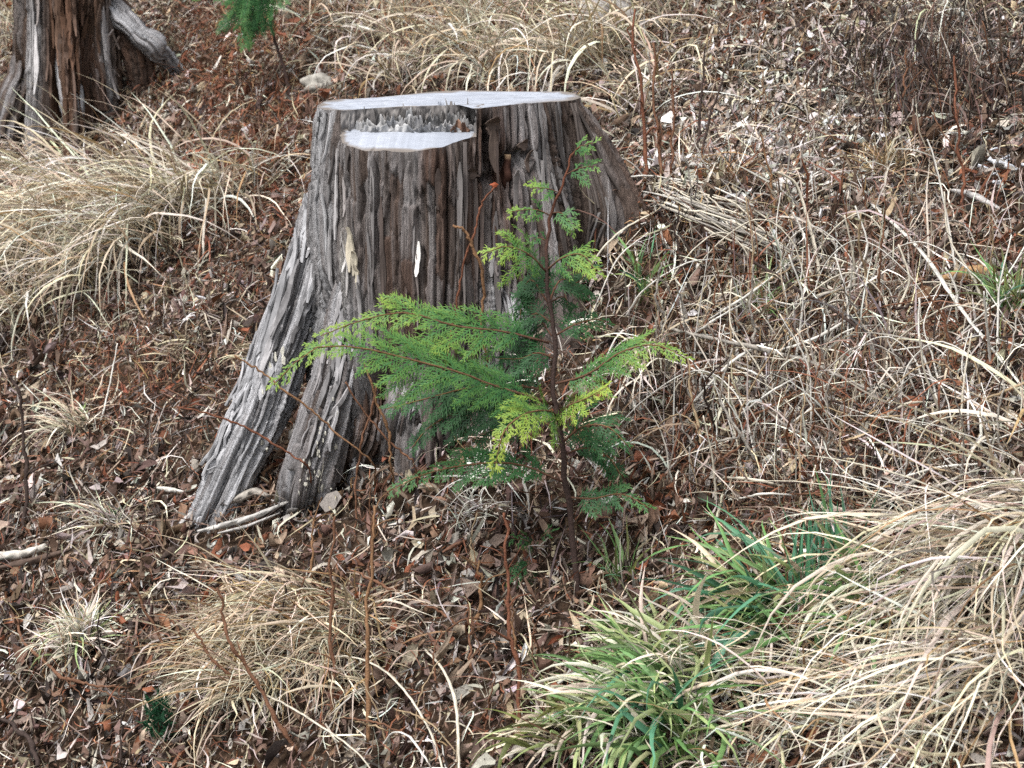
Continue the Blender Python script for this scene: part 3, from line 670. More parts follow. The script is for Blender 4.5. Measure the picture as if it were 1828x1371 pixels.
cl = np.tile(np.array([.06, .028, .02]), (len(v), 1)); cl[48:56] = (.33, .23, .14); cl[-1] = (.33, .23, .14)
obj('broken_stub', clean_quads(v, f, 'broken_stub', cl), M_WOOD, stump, 'reddish broken stub with a pale end beside the lower cut')
for (a, b, l, w_, lf) in [(846, 312, .02, .03, .012), (938, 285, .05, .012, .025), (930, 262, .02, .026, .012), (868, 268, .09, .02, .004), (870, 226, .03, .03, .03)]:
    i, j = ST.pick(a, b); bark_strip(i, j, l, w_, lf, 1, np.array([.12, .09, .075]), int(a*3), stump, ST, off0)

def root_strip(ri, px, py, n, wd, lift, end, seed):
    v0, c0, q0, _ = ROOTS[ri]; ax, ay, ad = proj(v0); e = (ax-px)**2+(ay-py)**2; d = np.where(e < max(40, e.min()+1), ad, 99)
    i, j = divmod(int(d.argmin()), v0.shape[1]); r = np.random.default_rng(seed); nz = 7
    rows_ = np.clip(np.linspace(i-n/2, i+n/2, nz).round().astype(int), 2, v0.shape[0]-3)
    jj_ = (j+np.linspace(-1, 1, nz)*r.normal(0, 2)).round().astype(int) % v0.shape[1]
    p = v0[rows_, jj_]; nm = p-q0[rows_]; nm /= np.linalg.norm(nm, axis=1)[:, None]
    ax_ = np.gradient(q0[rows_], axis=0); ax_ /= np.linalg.norm(ax_, axis=1)[:, None]; tn = np.cross(nm, ax_); tn /= np.linalg.norm(tn, axis=1)[:, None]
    rad_ = np.linalg.norm(p-q0[rows_], axis=1); p = q0[rows_]+nm*(rad_.mean()*.4+rad_*.6)[:, None]
    k = np.linspace(-1, 1, nz); o = .002+lift*np.clip(k*end, 0, 1)**1.6; w = wd*.5*np.array([.3, .85, 1, 1, 1, .9, .35])*r.uniform(.55, 1.25, nz)
    c = p+nm*o[:, None]+tn*r.normal(0, wd*.1, nz)[:, None]
    v = np.stack([c-tn*w[:, None]-nm*.002, c-tn*w[:, None]*.85+nm*.002, c+tn*w[:, None]*.85+nm*.0026, c+tn*w[:, None]-nm*.002, c-nm*.005], 1)-off0
    ii = np.arange(nz-1)[:, None]*5; jj = np.arange(5)[None]; j2 = (jj+1) % 5
    f = np.stack([ii+jj, ii+j2, ii+5+j2, ii+5+jj], -1).reshape(-1, 4); L_ = (nz-1)*5
    f = np.concatenate([f, [[0, 1, 2, 3], [0, 3, 4, 4], [L_+3, L_+2, L_+1, L_], [L_+4, L_+3, L_, L_]]])
    cl = np.tile((c0[i, j]*.5+np.array([.42, .42, .43])*.5)*r.uniform(.5, 1.25), (35, 1))*r.uniform(.85, 1.15, (35, 1))
    obj('bark_strip', clean_quads(v.reshape(-1, 3), f, 'bark_strip', cl, False), M_WOOD, stump)
for q in range(46):
    u = rng.random(); root_strip(0, 585-185*u**1.2+rng.normal(0, 18), 320+470*u+rng.normal(0, 14), rng.uniform(14, 44), rng.uniform(.008, .022), rng.uniform(.003, .020), rng.choice([-1, 1]), 4000+q)
for q in range(26):
    u = rng.random(); root_strip(1, 622-62*u+rng.normal(0, 14), 520+320*u, rng.uniform(16, 50), rng.uniform(.006, .015), rng.uniform(.002, .012), rng.choice([-1, 1]), 4100+q)
for q in range(8):
    u = rng.random(); root_strip(2, 735-25*u+rng.normal(0, 10), 620+200*u, rng.uniform(18, 50), rng.uniform(.006, .014), rng.uniform(.002, .010), rng.choice([-1, 1]), 4200+q)
# ---------------------------------------------------------------- the old stump up the slope
bp = at(125, 225)
th2 = np.linspace(0, 2*np.pi, 420, endpoint=False)
LB2 = [(250, 0, (.05, .03), [1.2, .5, .3, .1, -.3], [.02, .02, .03, .05, .1], 3), (285, 0, (.05, .035), [1.2, .45, .25, .1, -.3], [.01, .02, .05, .09, .2], 3),
       (110, 0, (.1, .06), [1.2, .4, .2, -.3], [0, .05, .15, .4], 3)]
class _S2(Stump): pass
S2 = Stump((bp[0], bp[1]), th2, -.3, lambda t: .95+.05*np.sin(t*3)+.04*vn(t*9, t*0, 5), lambda z: .150+.03*(.8-z).clip(0, 2), LB2, 150, 23, strip_w=.016, rough=1.1, hollows=[(312, .06, .42, .11), (270, .02, .36, .07), (225, .04, .3, .1)])
S2.P[..., 2] += bp[2]; S2.Psm[..., 2] += bp[2]; S2.px, S2.py, S2.d = proj(S2.P)
old = thing('old_stump', 'reddish brown rotting stump with pale split roots farther up the slope', 'tree stump', tuple(bp))
deg = np.degrees(S2.TH) % 360
def zn(d, w): return np.exp(-(((deg-d+180) % 360-180)/w)**2)
w = (.9*zn(250, 9)*(1-sstep(.35, .5, S2.Z))+.75*zn(335, 10)*(1-sstep(.33, .45, S2.Z))+.5*zn(215, 18)*sstep(.2, .4, S2.Z)+.3*(S2.hash-.6)+.2*fbm(deg*.2, S2.Z*5, 44, 2)).clip(0, 1)[..., None]
rd = (.5+.5*fbm(deg*.25, S2.Z*4, 45, 3)+.3*zn(285, 25))[..., None].clip(0, 1)
c2 = (np.array([.14, .10, .075])*(1-rd)+np.array([.12, .068, .045])*rd)*(1-w)+np.array([.46, .45, .45])*w
c2 = c2*(1+.2*vn(S2.TH*40, S2.Z*7, 46)[..., None])
f2 = S2.faces(); l2 = S2.lobe[:-1]; r2 = (l2 >= 0) & (S2.Z[:-1] < .36)
sub_mesh('trunk', S2.P-bp, f2.reshape(-1, 4), c2, ~r2.ravel(), M_TRUNK, old, grain=grain_of(S2))
for q in range(3): sub_mesh('root', S2.P-bp, f2.reshape(-1, 4), c2, (r2 & (l2 == q)).ravel(), M_TRUNK, old, grain=grain_of(S2))
bd_ = gd(125, 235)
sweep_root(old, bp, [(185, -10, bd_-.05), (212, 25, bd_-.08), (240, 58, bd_-.1), (272, 86, bd_-.08), (298, 106, bd_-.02), (324, 134, gd(324, 134)+.03)], [.018, .038, .030, .042, .028, .014], .8, 'pale split root arching over a dark hollow', 131, .8, .3, 120, 50)
sweep_root(old, bp, [(112, 20, bd_-.13), (116, 80, bd_-.16), (122, 140, bd_-.18), (128, 200, bd_-.2), (130, 262, gd(130, 262)+.02)], [.02, .030, .034, .034, .026], .85, 'pale upright split root in the middle', 141, .8, .6, 120, 50)
sweep_root(old, bp, [(60, 60, bd_-.05), (42, 120, bd_-.09), (22, 180, bd_-.12), (2, 250, bd_-.14)], [.03, .04, .045, .04], .2, 'dark grey root at the left', 151, .8, .2, 120, 50)
sweep_root(old, bp, [(165, 60, bd_-.10), (172, 130, bd_-.12), (178, 200, bd_-.12)], [.02, .028, .024], -.2, None, 161, .8, .2, 100, 40, .6)  # toned dark brown along with the hollow painted beside it
sweep_root(old, bp, [(196, -20, bd_-.0), (222, 50, bd_-.02), (246, 110, bd_-.02), (262, 180, bd_+.02)], [.035, .05, .05, .04], -.4, 'dark brown side under the arching root, tone standing in for a shaded hollow', 171, .8, .7, 120, 50, .5)  # solid dark brown limb; the hollow's shade is put into its tone
sweep_root(old, bp, [(150, -20, bd_-.1), (152, 60, bd_-.11), (150, 130, bd_-.12), (152, 215, bd_-.10)], [.03, .035, .035, .03], -.3, None, 181, .8, .3, 120, 50, .8)  # dark brown limb, its tone lowered to carry the hollow's shade
cen = np.array([0, 0, .8]); rimm = S2.P[-1]-bp; k = np.linspace(0, 1, 8)[:, None, None]
v = rimm[None]*k+cen*(1-k); v[..., 2] += .03*vn(v[..., 0]*30, v[..., 1]*30, 9)*(k[..., 0] < 1); m = len(rimm)
i = np.arange(7)[:, None]*m; j = np.arange(m)[None]; j2 = (j+1) % m
obj('broken_top', mesh('broken_top', v, np.stack([i+j, i+j2, i+m+j2, i+m+j], -1).reshape(-1, 4), np.tile([.2, .13, .09], (8*m, 1))), M_WOOD, old)
for q in range(70):
    a, b = rng.uniform(45, 240), rng.uniform(0, 150)
    i, j = S2.pick(a, b, 6)
    if abs(S2.px[i, j]-a) > 10: continue
    bark_strip(i, j, rng.uniform(.08, .25), rng.uniform(.008, .02), rng.uniform(.0, .03), rng.choice([-1, 1]), (c2[i, j]*rng.uniform(.7, 1.4)).clip(.03, .6), 2000+q, old, S2, bp)

# ---------------------------------------------------------------- pale dead trunk at the top edge
b3 = at(1078, 52); pts = np.stack([b3+np.array([.006*math.sin(k*2), 0, h]) for k, h in enumerate(np.linspace(-.08, 1.1, 16))])
rad = np.interp(np.linspace(0, 1, 16), [0, .12, .3, 1], [.075, .055, .045, .038])
v, f = tube(pts, rad, 18, True, 3, .16); t_ = thing('dead_tree', 'narrow pale grey dead tree trunk at the top edge behind the grass', 'tree trunk', tuple(b3))
cl = np.array([.40, .38, .36])*(1+.35*vn(np.arange(len(v))*.9, v[:, 2]*20, 8))[:, None]
obj('trunk', clean_quads(v-b3, f, 'trunk', cl), M_WOOD, t_)
for q in range(4):
    a = R(200+q*55); pp = np.stack([b3+np.array([math.cos(a)*r_, math.sin(a)*r_, 0]) for r_ in np.linspace(.02, .2, 6)]); pp[:, 2] = hgt(pp[:, 0], pp[:, 1])+np.linspace(.10, -.02, 6)
    v, f = tube(pp, np.linspace(.035, .012, 6), 7, True, q, .25); obj('root', clean_quads(v-b3, f, 'root', np.tile([.33, .31, .29], (len(v), 1))), M_WOOD, t_)

# ================================================================== CYPRESS SAPLINGS
GREENS = np.array([[.013, .050, .018], [.030, .108, .034], [.065, .19, .055], [.17, .31, .055], [.36, .46, .075]])
def ramp(t):
    t = np.clip(t, 0, 1)*4; k = np.minimum(t.astype(int), 3); u = (t-k)[..., None]
    return GREENS[k]*(1-u)+GREENS[k+1]*u
def tri_ribbon(V, Fc, Cc, p0, p1, p2, w, n, c0, c1):
    """one scale-clad branchlet: a thin folded three-station blade"""
    d = p2-p0; s_ = np.cross(d, n); s_ /= np.linalg.norm(s_)+1e-9; s_ = s_*w*.5
    b = len(V)
    V += [p0-s_, p0+s_, p1-s_*.78, p1+s_*.78, p2+n*w*.1]
    Fc += [(b, b+1, b+3), (b, b+3, b+2), (b+2, b+3, b+4)]
    Cc += [c0, c0, (c0+c1)*.5, (c0+c1)*.5, c1]
def frond(pts, spray, young, roll, droop, rs, width=.0034, dens=.98):
    spray = spray*1.18
    """flat pinnate spray: branchlets to both sides of the twig, each toothed with smaller ones"""
    pts = np.asarray(pts, float); seglen = np.linalg.norm(np.diff(pts, axis=0), axis=1); cum = np.concatenate([[0], seglen.cumsum()]); L = cum[-1]
    V, Fc, Cc = [], [], []
    def pos(s): return np.array([np.interp(s, cum, pts[:, k]) for k in range(3)])
    n_ = max(5, int(L/.0078*dens))
    for q in range(n_):
        s = (q+.6)/n_*L; u = s/L
        if u < .10: continue
        p = pos(s); t = pos(min(L, s+.01))-pos(max(0, s-.01)); t /= np.linalg.norm(t)+1e-9
        side = np.cross(t, [0, 0, 1.]); side /= np.linalg.norm(side)+1e-9
        if side[1] > 0: side = -side             # side points towards the viewer's slope
        nrm = np.cross(side, t); nrm = nrm if nrm[2] > 0 else -nrm
        side = side*math.cos(roll)-nrm*math.sin(roll); nrm = np.cross(side, t); nrm = nrm if nrm[2] > 0 else -nrm
        sg = 1 if q % 2 else -1
        ls = spray*(.35+.65*math.sin(min(1, u*1.25+.12)*math.pi)**.7)*rs.uniform(.45, 1.35)
        ls = max(ls*(1 if u < .85 else (1.0-u)*3.2+.5), .018)
        jt = rs.normal(0, .16); d0 = t*(.55+jt)+side*sg*.80+nrm*rs.normal(0, .22); d1 = t*(.95+jt)+side*sg*.38+nrm*rs.normal(0, .2)
        m = 6; sec = [p]; dz = np.array([0, 0, -1.])
        for k in range(1, m+1):
            a = k/m; d = d0*(1-a)+d1*a+dz*droop*a*(1.2 if sg > 0 else .7)+rs.normal(0, .07, 3); d /= np.linalg.norm(d)
            sec.append(sec[-1]+d*ls/m)
        sec = np.array(sec)
        y0 = young*.28+.72*young*u; yt = min(1, young*.55+.55*u*young+.08)
        cj = rs.normal(0, .05)
        # the branchlet itself
        for k in range(0, m, 2):
            tri_ribbon(V, Fc, Cc, sec[k], sec[k+1], sec[min(k+2, m)]+(sec[min(k+2, m)]-sec[k])*.2, width, nrm, ramp(np.array(y0+(yt-y0)*k/m+cj)), ramp(np.array(y0+(yt-y0)*(k+2)/m+cj)))
        nt = max(3, int(ls/.0041))
        for z in range(nt):
            a = (z+.5)/nt; k = min(m-1, int(a*m)); b = sec[k]+(sec[k+1]-sec[k])*(a*m-k); td = sec[k+1]-sec[k]; td /= np.linalg.norm(td)
            ns = np.cross(nrm, td); ns /= np.linalg.norm(ns)+1e-9
            s2 = 1 if z % 2 else -1; lt = (.006+.36*ls*(1-a)**.8*.8)*rs.uniform(.55, 1.3); lt = min(lt, .026)
            e = td*.72+ns*s2*.68+nrm*rs.normal(0, .15); e2 = td*.98+ns*s2*.2+dz*droop*.4
            q1 = b+e*lt*.5; q2 = q1+e2*lt*.5
            ca = y0+(yt-y0)*a+cj; cb = min(1, ca+.20+.12*young)
            c0, c1 = ramp(np.array(ca)), ramp(np.array(cb))
            tri_ribbon(V, Fc, Cc, b, q1, q2, width*.85, nrm, c0, c1)
            if lt > .011:
                for s3 in (-1, 1):
                    b3_ = b+(q1-b)*rs.uniform(.5, 1.1); g = e*.75+ns*s3*.6; l3 = lt*.5
                    tri_ribbon(V, Fc, Cc, b3_, b3_+g*l3*.5, b3_+(g+td*.4)*l3, width*.7, nrm, c0, c1)
    return np.array(V), np.array(Fc), np.array(Cc)
def branch_pts(spec, s0, n=14):
    """spec: (px, py, depth offset) along the twig"""
    q = np.array([P(a, b, s0+d) for a, b, d in spec]); return resample(q, n)
def make_sapling(name, label, trunk_px, s0, rads, branches, base):
    root = thing(name, label, 'sapling', tuple(base)); rs = np.random.default_rng(5)
    tp = resample(np.array([P(a, b, s0+d) for a, b, d in trunk_px]), 40)
    tp[:, 0] += .0015*np.sin(np.arange(40)*1.9)
    v, f = tube(tp, np.interp(np.linspace(0, 1, 40), np.linspace(0, 1, len(rads)), rads), 9, True, 2, .14)
    cl = np.array([.052, .033, .028])*(1+.3*vn(np.arange(len(v))*1.1, v[:, 2]*60, 5))[:, None]
    top = sstep(.7, 1, (v[:, 2]-v[:, 2].min())/np.ptp(v[:, 2]))[:, None]; cl = cl*(1-top)+np.array([.15, .055, .03])*top
    obj('trunk', clean_quads(v-base, f, 'trunk', cl), M_TWIG, root)
    for (spec, spray, young, roll, droop, r0) in branches:
        pts = branch_pts(spec, s0)
        v, f = tube(pts, np.linspace(r0, r0*.3, len(pts)), 6, True, 1, .1)
        t = np.linspace(0, 1, len(pts)).repeat(6)[:, None]; t = np.concatenate([t, [[0], [1]]])
        cl = np.array([.10, .05, .035])*(1-t)+np.array([.20, .12, .05])*t
        bo = obj('branch', clean_quads(v-base, f, 'branch', cl), M_TWIG, root)
        V, Fc, Cc = frond(pts, spray, young, roll, droop, rs)
        obj('foliage_spray', mesh('foliage_spray', V-base, Fc, Cc), M_CYP, bo)
    return root
bs = at(1033, 1080); s_b = float(gdepth(1033, 1080)[0])
TR = [(1033, 1092, 0), (1020, 930, 0), (1008, 850, 0), (1003, 780, 0), (988, 702, 0), (991, 603, 0), (981, 544, 0), (975, 466, 0), (980, 410, 0), (983, 382, 0), (999, 343, 0), (1012, 307, 0), (1020, 277, 0), (1036, 262, -.01)]
BR = [
 ([(980, 612, 0), (900, 592, -.02), (812, 582, -.05), (724, 558, -.06), (640, 574, -.08), (572, 600, -.1)], .075, .72, .75, .45, .0028),
 ([(988, 722, 0), (935, 705, -.04), (870, 685, -.08), (824, 666, -.11), (729, 641, -.14), (647, 622, -.17), (560, 622, -.19), (488, 688, -.2)], .085, .62, .7, .4, .0034),
 ([(988, 700, 0), (930, 690, .03), (850, 690, .06), (760, 712, .08), (690, 730, .09)], .085, .22, .7, .5, .003),
 ([(1003, 772, 0), (930, 735, .03), (840, 730, .06), (770, 760, .07), (735, 800, .07)], .08, .10, .7, .6, .003),
 ([(1008, 862, 0), (930, 830, -.02), (850, 828, -.04), (760, 846, -.06), (697, 876, -.07)], .055, .32, .7, .4, .0026),
 ([(1000, 762, 0), (985, 735, -.08), (940, 738, -.14), (900, 770, -.17), (883, 838, -.18)], .062, .92, .7, .5, .0026),
 ([(1000, 758, 0), (1010, 728, -.10), (1045, 712, -.15), (1086, 690, -.18)], .06, .98, .7, .5, .0024),
 ([(1004, 790, 0), (1040, 762, -.03), (1085, 762, -.05), (1120, 795, -.06)], .06, .20, .7, .7, .0026),
 ([(1006, 812, 0), (1045, 800, .03), (1085, 815, .04), (1110, 850, .04)], .06, .16, .7, .6, .0026),
 ([(1015, 888, 0), (1060, 890, -.02), (1110, 882, -.04), (1158, 906, -.06)], .04, .35, .8, .6, .0024),
 ([(992, 685, 0), (1050, 668, -.02), (1110, 628, -.05), (1170, 616, -.07), (1226, 640, -.09)], .062, .74, .7, .6, .0028),
 ([(990, 600, 0), (1025, 580, .02), (1065, 570, .03), (1085, 580, .03)], .05, .25, .7, .5, .0022),
 ([(978, 545, 0), (1000, 500, .0), (1030, 505, .02), (1060, 470, .02)], .055, .25, .8, .6, .0022),
 ([(976, 482, 0), (1005, 460, -.03), (1040, 455, -.05), (1068, 490, -.06)], .06, .8, .7, .6, .0022),
 ([(976, 486, 0), (945, 455, -.03), (905, 440, -.05), (866, 452, -.06)], .075, .80, .7, .7, .0024),
 ([(978, 540, 0), (950, 500, .02), (935, 520, .03), (928, 570, .03)], .05, .12, .8, .5, .0022),
 ([(980, 510, 0), (962, 490, .02), (945, 500, .03), (938, 540, .03)], .05, .14, .8, .5, .0018),
 ([(985, 600, 0), (965, 575, .03), (950, 600, .04), (940, 640, .04)], .05, .10, .8, .5, .0018),
 ([(982, 540, 0), (1005, 530, .03), (1020, 550, .04)], .045, .14, .8, .5, .0016),
 ([(984, 575, 0), (955, 560, .01), (930, 590, .03), (900, 620, .03)], .06, .12, .8, .5, .0022),
 ([(990, 640, 0), (960, 630, -.01), (930, 640, .0), (890, 640, -.02)], .06, .2, .8, .5, .0022),
 ([(978, 430, 0), (960, 425, .0), (945, 435, .0)], .03, .55, .8, .5, .0015),
 ([(983, 385, 0), (955, 374, -.01), (910, 378, -.03)], .036, .72, .8, .5, .0016),
 ([(984, 380, 0), (1005, 382, -.01), (1027, 412, -.02)], .038, .6, .8, .5, .0016),
 ([(1000, 345, 0), (975, 336, -.01), (946, 336, -.02)], .030, .75, .8, .5, .0014),
 ([(1010, 312, 0), (1035, 300, -.01), (1065, 296, -.02)], .038, .5, .8, .6, .0014),
 ([(1020, 280, 0), (1034, 262, -.01), (1062, 255, -.02)], .032, .6, .8, .6, .0013)]
sap = make_sapling('cypress_sapling', 'young green cypress sapling with flat feathery sprays in front of the stump', TR, s_b, [.0062, .0058, .0052, .0046, .0040, .0033, .0026, .0019, .0013], BR, bs)
b_ = at(962, 1012); s_ = float(gdepth(962, 1012)[0])
make_sapling('cypress_seedling', 'small dark cypress seedling sprig left of the sapling trunk', [(962, 1016, 0), (958, 985, -.01), (950, 955, -.02)], s_, [.002, .0015, .001],
             [([(960, 1005, 0), (940, 1010, -.03), (915, 1040, -.06)], .032, .25, .7, .5, .001), ([(957, 985, 0), (940, 965, -.02), (915, 962, -.03)], .03, .42, .7, .5, .001), ([(955, 975, 0), (970, 955, -.02), (985, 950, -.03)], .03, .35, .7, .5, .001)], b_)
b_ = at(520, 176); s_ = float(gdepth(520, 176)[0])
make_sapling('cypress_sapling', 'dark green cypress sapling hanging in from the top edge up the slope', [(520, 180, 0), (508, 125, 0), (490, 70, 0), (476, 0, 0), (468, -70, 0)], s_, [.006, .005, .004, .003],
             [([(476, 0, 0), (450, 10, -.05), (430, 45, -.08), (436, 82, -.09)], .10, .30, .7, .9, .002), ([(472, -30, 0), (430, -20, -.05), (395, 2, -.1)], .12, .35, .7, .7, .002), ([(486, 50, 0), (465, 35, -.03), (448, 50, -.05)], .08, .2, .7, .8, .002),
              ([(478, 5, 0), (490, -10, -.05), (496, 12, -.08)], .09, .35, .7, .8, .002), ([(474, -20, 0), (455, -30, -.05), (440, 20, -.1)], .12, .25, .7, .9, .002), ([(470, -60, 0), (520, -60, -.05), (560, -40, -.1)], .1, .3, .7, .8, .002)], b_)
# the little dark fir seedling near the bottom
b_ = at(285, 1335); fir = thing('fir_seedling', 'small bushy dark green conifer seedling at the bottom left', 'seedling', tuple(b_))
sc_ = float(gdepth(285, 1335)[0])
pts = resample(np.array([b_, b_+[0, 0, .05], b_+[.003, 0, .085]]), 6); v, f = tube(pts, np.linspace(.003, .001, 6), 6); obj('stem', clean_quads(v-b_, f, 'stem', np.tile([.08, .05, .03], (len(v), 1))), M_TWIG, fir)
rs = np.random.default_rng(3)
for q in range(20):
    a = q*2.4; h = .012+.0038*q; d = np.array([math.cos(a), math.sin(a), .45+.04*q]); d /= np.linalg.norm(d); l = .045-.0010*q
    tw = np.array([b_+[0, 0, h], b_+[0, 0, h]+d*l*.5, b_+[0, 0, h+.006]+d*l])
    V, Fc, Cc = [], [], []
    for k in range(26):
        u = .15+.85*k/26; p = tw[0]+(tw[2]-tw[0])*u; e = d*.6+rs.normal(0, .6, 3); e /= np.linalg.norm(e); n = np.cross(e, [.3, .2, .9]); n /= np.linalg.norm(n)
        c0 = np.array([.012, .055, .024])*rs.uniform(.6, 1.7); tri_ribbon(V, Fc, Cc, p, p+e*.007, p+e*.015, .0032, n, c0, c0*1.4)
    obj('needle_sprig', mesh('needle_sprig', np.array(V)-b_, np.array(Fc), np.array(Cc)), M_CYP, fir)

# ================================================================== GRASS TUFTS
def tuft(label, px, py, n, big, L, az, spread, el, bend, width, pal, wts, group=None, name='dry_grass_tuft', cat='grass tuft', rad=.05, green_tip=None, mat=None, kink=0, seg=9):
    """n blades; the `big` longest are blades of their own, the rest stay one mass"""
    mat = mat or M_STRAW; b = at(px, py); root = thing(name, label, cat, tuple(b), group)
    r = rad*np.sqrt(rng.random(n)); a = rng.uniform(0, 6.283, n)
    base = np.stack([b[0]+r*np.cos(a), b[1]+r*np.sin(a), 0*r], -1); base[:, 2] = hgt(base[:, 0], base[:, 1])-.004
    azs = R(az)+R(spread)*rng.standard_normal(n) if spread < 170 else rng.uniform(0, 6.283, n)
    els = R(el)+.28*rng.standard_normal(n); Ls = rng.uniform(L[0], L[1], n); bd = bend*rng.lognormal(0, .55, n)
    ws = width*rng.lognormal(0, .3, n); o = np.argsort(-Ls*(1+.0*ws)); 
    base, azs, els, Ls, bd, ws = base[o], azs[o], els[o], Ls[o], bd[o], ws[o]
    c = pick(pal, wts, n, .16); tip = None
    if green_tip is not None: tip = np.broadcast_to(np.array(PAL[green_tip]), c.shape)
    v = ribbons(base, azs, els, Ls, bd, ws, seg=seg, wob=.38, cols=3, lift=.012, kink=kink)-b
    cc = ribbon_cols(c, seg, 3, .2, tip); f1 = ribbon_faces(1, seg, 3)
    for k in range(min(big, n)):
        obj('blade', mesh('blade', v[k], f1, cc[k]), mat, root)
    if n > big:
        obj('blades', mesh('blades', v[big:], ribbon_faces(n-big, seg, 3), cc[big:]), mat, root, kind='stuff')
    return root
DRY = (['straw', 'pale', 'tan', 'bleach', 'ochre'], [.38, .28, .18, .1, .06])
DOWN = 227     # downhill, towards the lower left of the picture
g = 'arching dry grass tufts on the left'
for (lb, x, y, n, az, sp, L) in [
    ('largest straw coloured grass tuft left of the stump, arching downhill', 345, 372, 170, 215, 42, (.25, .60)),
    ('straw grass tuft in the middle of the left bank, swept left', 235, 392, 170, 205, 36, (.25, .58)),
    ('straw grass tuft near the left edge below the old stump', 120, 372, 140, 215, 40, (.2, .5)),
    ('thin straw grass tuft right beside the left flank of the stump', 425, 350, 70, 250, 60, (.2, .45)),
    ('dense straw grass tuft at the left edge, lying flat', 40, 455, 150, 225, 36, (.22, .5)),
    ('long straw grass tuft low on the left bank, spilling downhill', 130, 440, 130, 236, 26, (.3, .62)),
    ('straw grass tuft on the lower side of the largest left tuft', 270, 432, 120, 232, 34, (.25, .55)),
    ('loose straw grass tuft at the foot of the old stump', 95, 300, 70, 250, 60, (.18, .4)),
    ('straw grass tuft low on the left edge bank', 30, 560, 90, 235, 40, (.18, .42)),
    ('pale fallen grass tuft under the large left tuft', 180, 480, 110, 228, 34, (.2, .45))]:
    tuft(lb, x, y, int(n*1.05), 44, L, az+4, sp, 46, 3.8, .0047, *DRY, group=g, rad=.10)
g = 'dry grass tufts behind the stump'
for (lb, x, y, n, az, sp) in [
    ('pale grass tuft directly behind the sawn top of the stump', 900, 125, 150, 215, 75),
    ('pale grass tuft behind the right end of the sawn top', 1030, 120, 140, 215, 80),
    ('pale arching grass tuft under the narrow dead trunk', 1090, 95, 120, 220, 80),
    ('dry grass tuft at the top edge above the sawn top', 830, 75, 130, 230, 80),
    ('tan grass tuft at the top edge left of the middle', 690, 65, 90, 230, 80),
    ('tan grass tuft up the slope behind the left end of the sawn top', 735, 130, 80, 220, 70),
    ('dry grass tuft at the very top edge in the middle', 950, 20, 110, 230, 80),
    ('thin grass tuft at the top edge beside the hanging sapling', 590, 20, 70, 230, 80),
    ('dry grass tuft at the top edge right of the dead trunk', 1180, 40, 90, 225, 80),
    ('grey dry grass tuft at the top right corner', 1720, 25, 80, 225, 80),
    ('pale grass tuft at the top left corner behind the old stump', 20, 70, 80, 225, 80),
    ('thin tan grass tuft right of the sawn top among brown stems', 1150, 185, 70, 230, 80)]:
    tuft(lb, x, y, int(n*.95), 28, (.14, .44), az, sp, 55, 4.8, .0044, *DRY, group=g, rad=.09)
TAN = (['straw', 'tan', 'ochre', 'pale'], [.34, .34, .16, .16])
g = 'matted tan grass at the bottom'
for (lb, x, y, n, az, sp, L) in [
    ('matted tan grass tuft draping like hair at the bottom, left of the middle', 520, 1105, 340, 232, 24, (.16, .36)),
    ('matted tan grass tuft right beside the draping one, among brown stems', 600, 1125, 260, 258, 34, (.14, .32)),
    ('tan grass mat lowest at the bottom left of the middle', 480, 1215, 260, 240, 30, (.12, .28)),
    ('thin tan grass tuft between two upright brown stems at the bottom', 640, 1190, 120, 265, 40, (.08, .22)),
    ('tan grass mat left part of the draping tuft', 425, 1160, 220, 224, 26, (.10, .28))]:
    tuft(lb, x, y, int(n*.9), 40, L, az, sp, 34, 5.0, .0034, *TAN, group=g, rad=.075)
LONG = (['pale', 'straw', 'bleach', 'tan', 'ochre'], [.30, .34, .16, .12, .08])
g = 'long dry grass at the lower right'
for (lb, x, y, n, az, sp, L) in [
    ('long pale grass tuft at the right edge, sweeping left', 1840, 940, 100, 226, 22, (.25, .52)),
    ('long pale grass tuft beyond the right edge, sweeping down left', 1910, 1000, 120, 222, 22, (.3, .66)),
    ('long straw grass tuft below the right edge tuft', 1800, 1040, 110, 212, 30, (.3, .6)),
    ('straw grass tuft right of the upright green sedge', 1660, 1040, 46, 222, 40, (.2, .45)),
    ('long loose grass tuft in the lower right corner', 1830, 1200, 110, 200, 36, (.25, .6)),
    ('sparse grass tuft at the bottom edge right of the green sedge', 1560, 1250, 100, 200, 75, (.15, .4)),
    ('sparse dry grass between green sedge and lower right corner', 1440, 1200, 50, 210, 75, (.15, .38)),
    ('thin arching grass tuft on the right edge above the long tuft', 1850, 830, 24, 200, 45, (.25, .42)),
    ('dry grass tuft at the bottom edge in the right half', 1680, 1330, 90, 190, 80, (.15, .4)),
    ('dry grass beneath the bright green sedge at the bottom edge', 1320, 1340, 60, 215, 80, (.12, .34))]:
    tuft(lb, x, y, int(n*1.1), 56, L, az, sp, 26, 2.8, .0041, *LONG, group=g, rad=.085, kink=.02)
SED = (['green', 'lime', 'blue', 'pale', 'straw', 'olive'], [.30, .20, .12, .16, .14, .08])
g = 'green sedge tufts at the lower right'
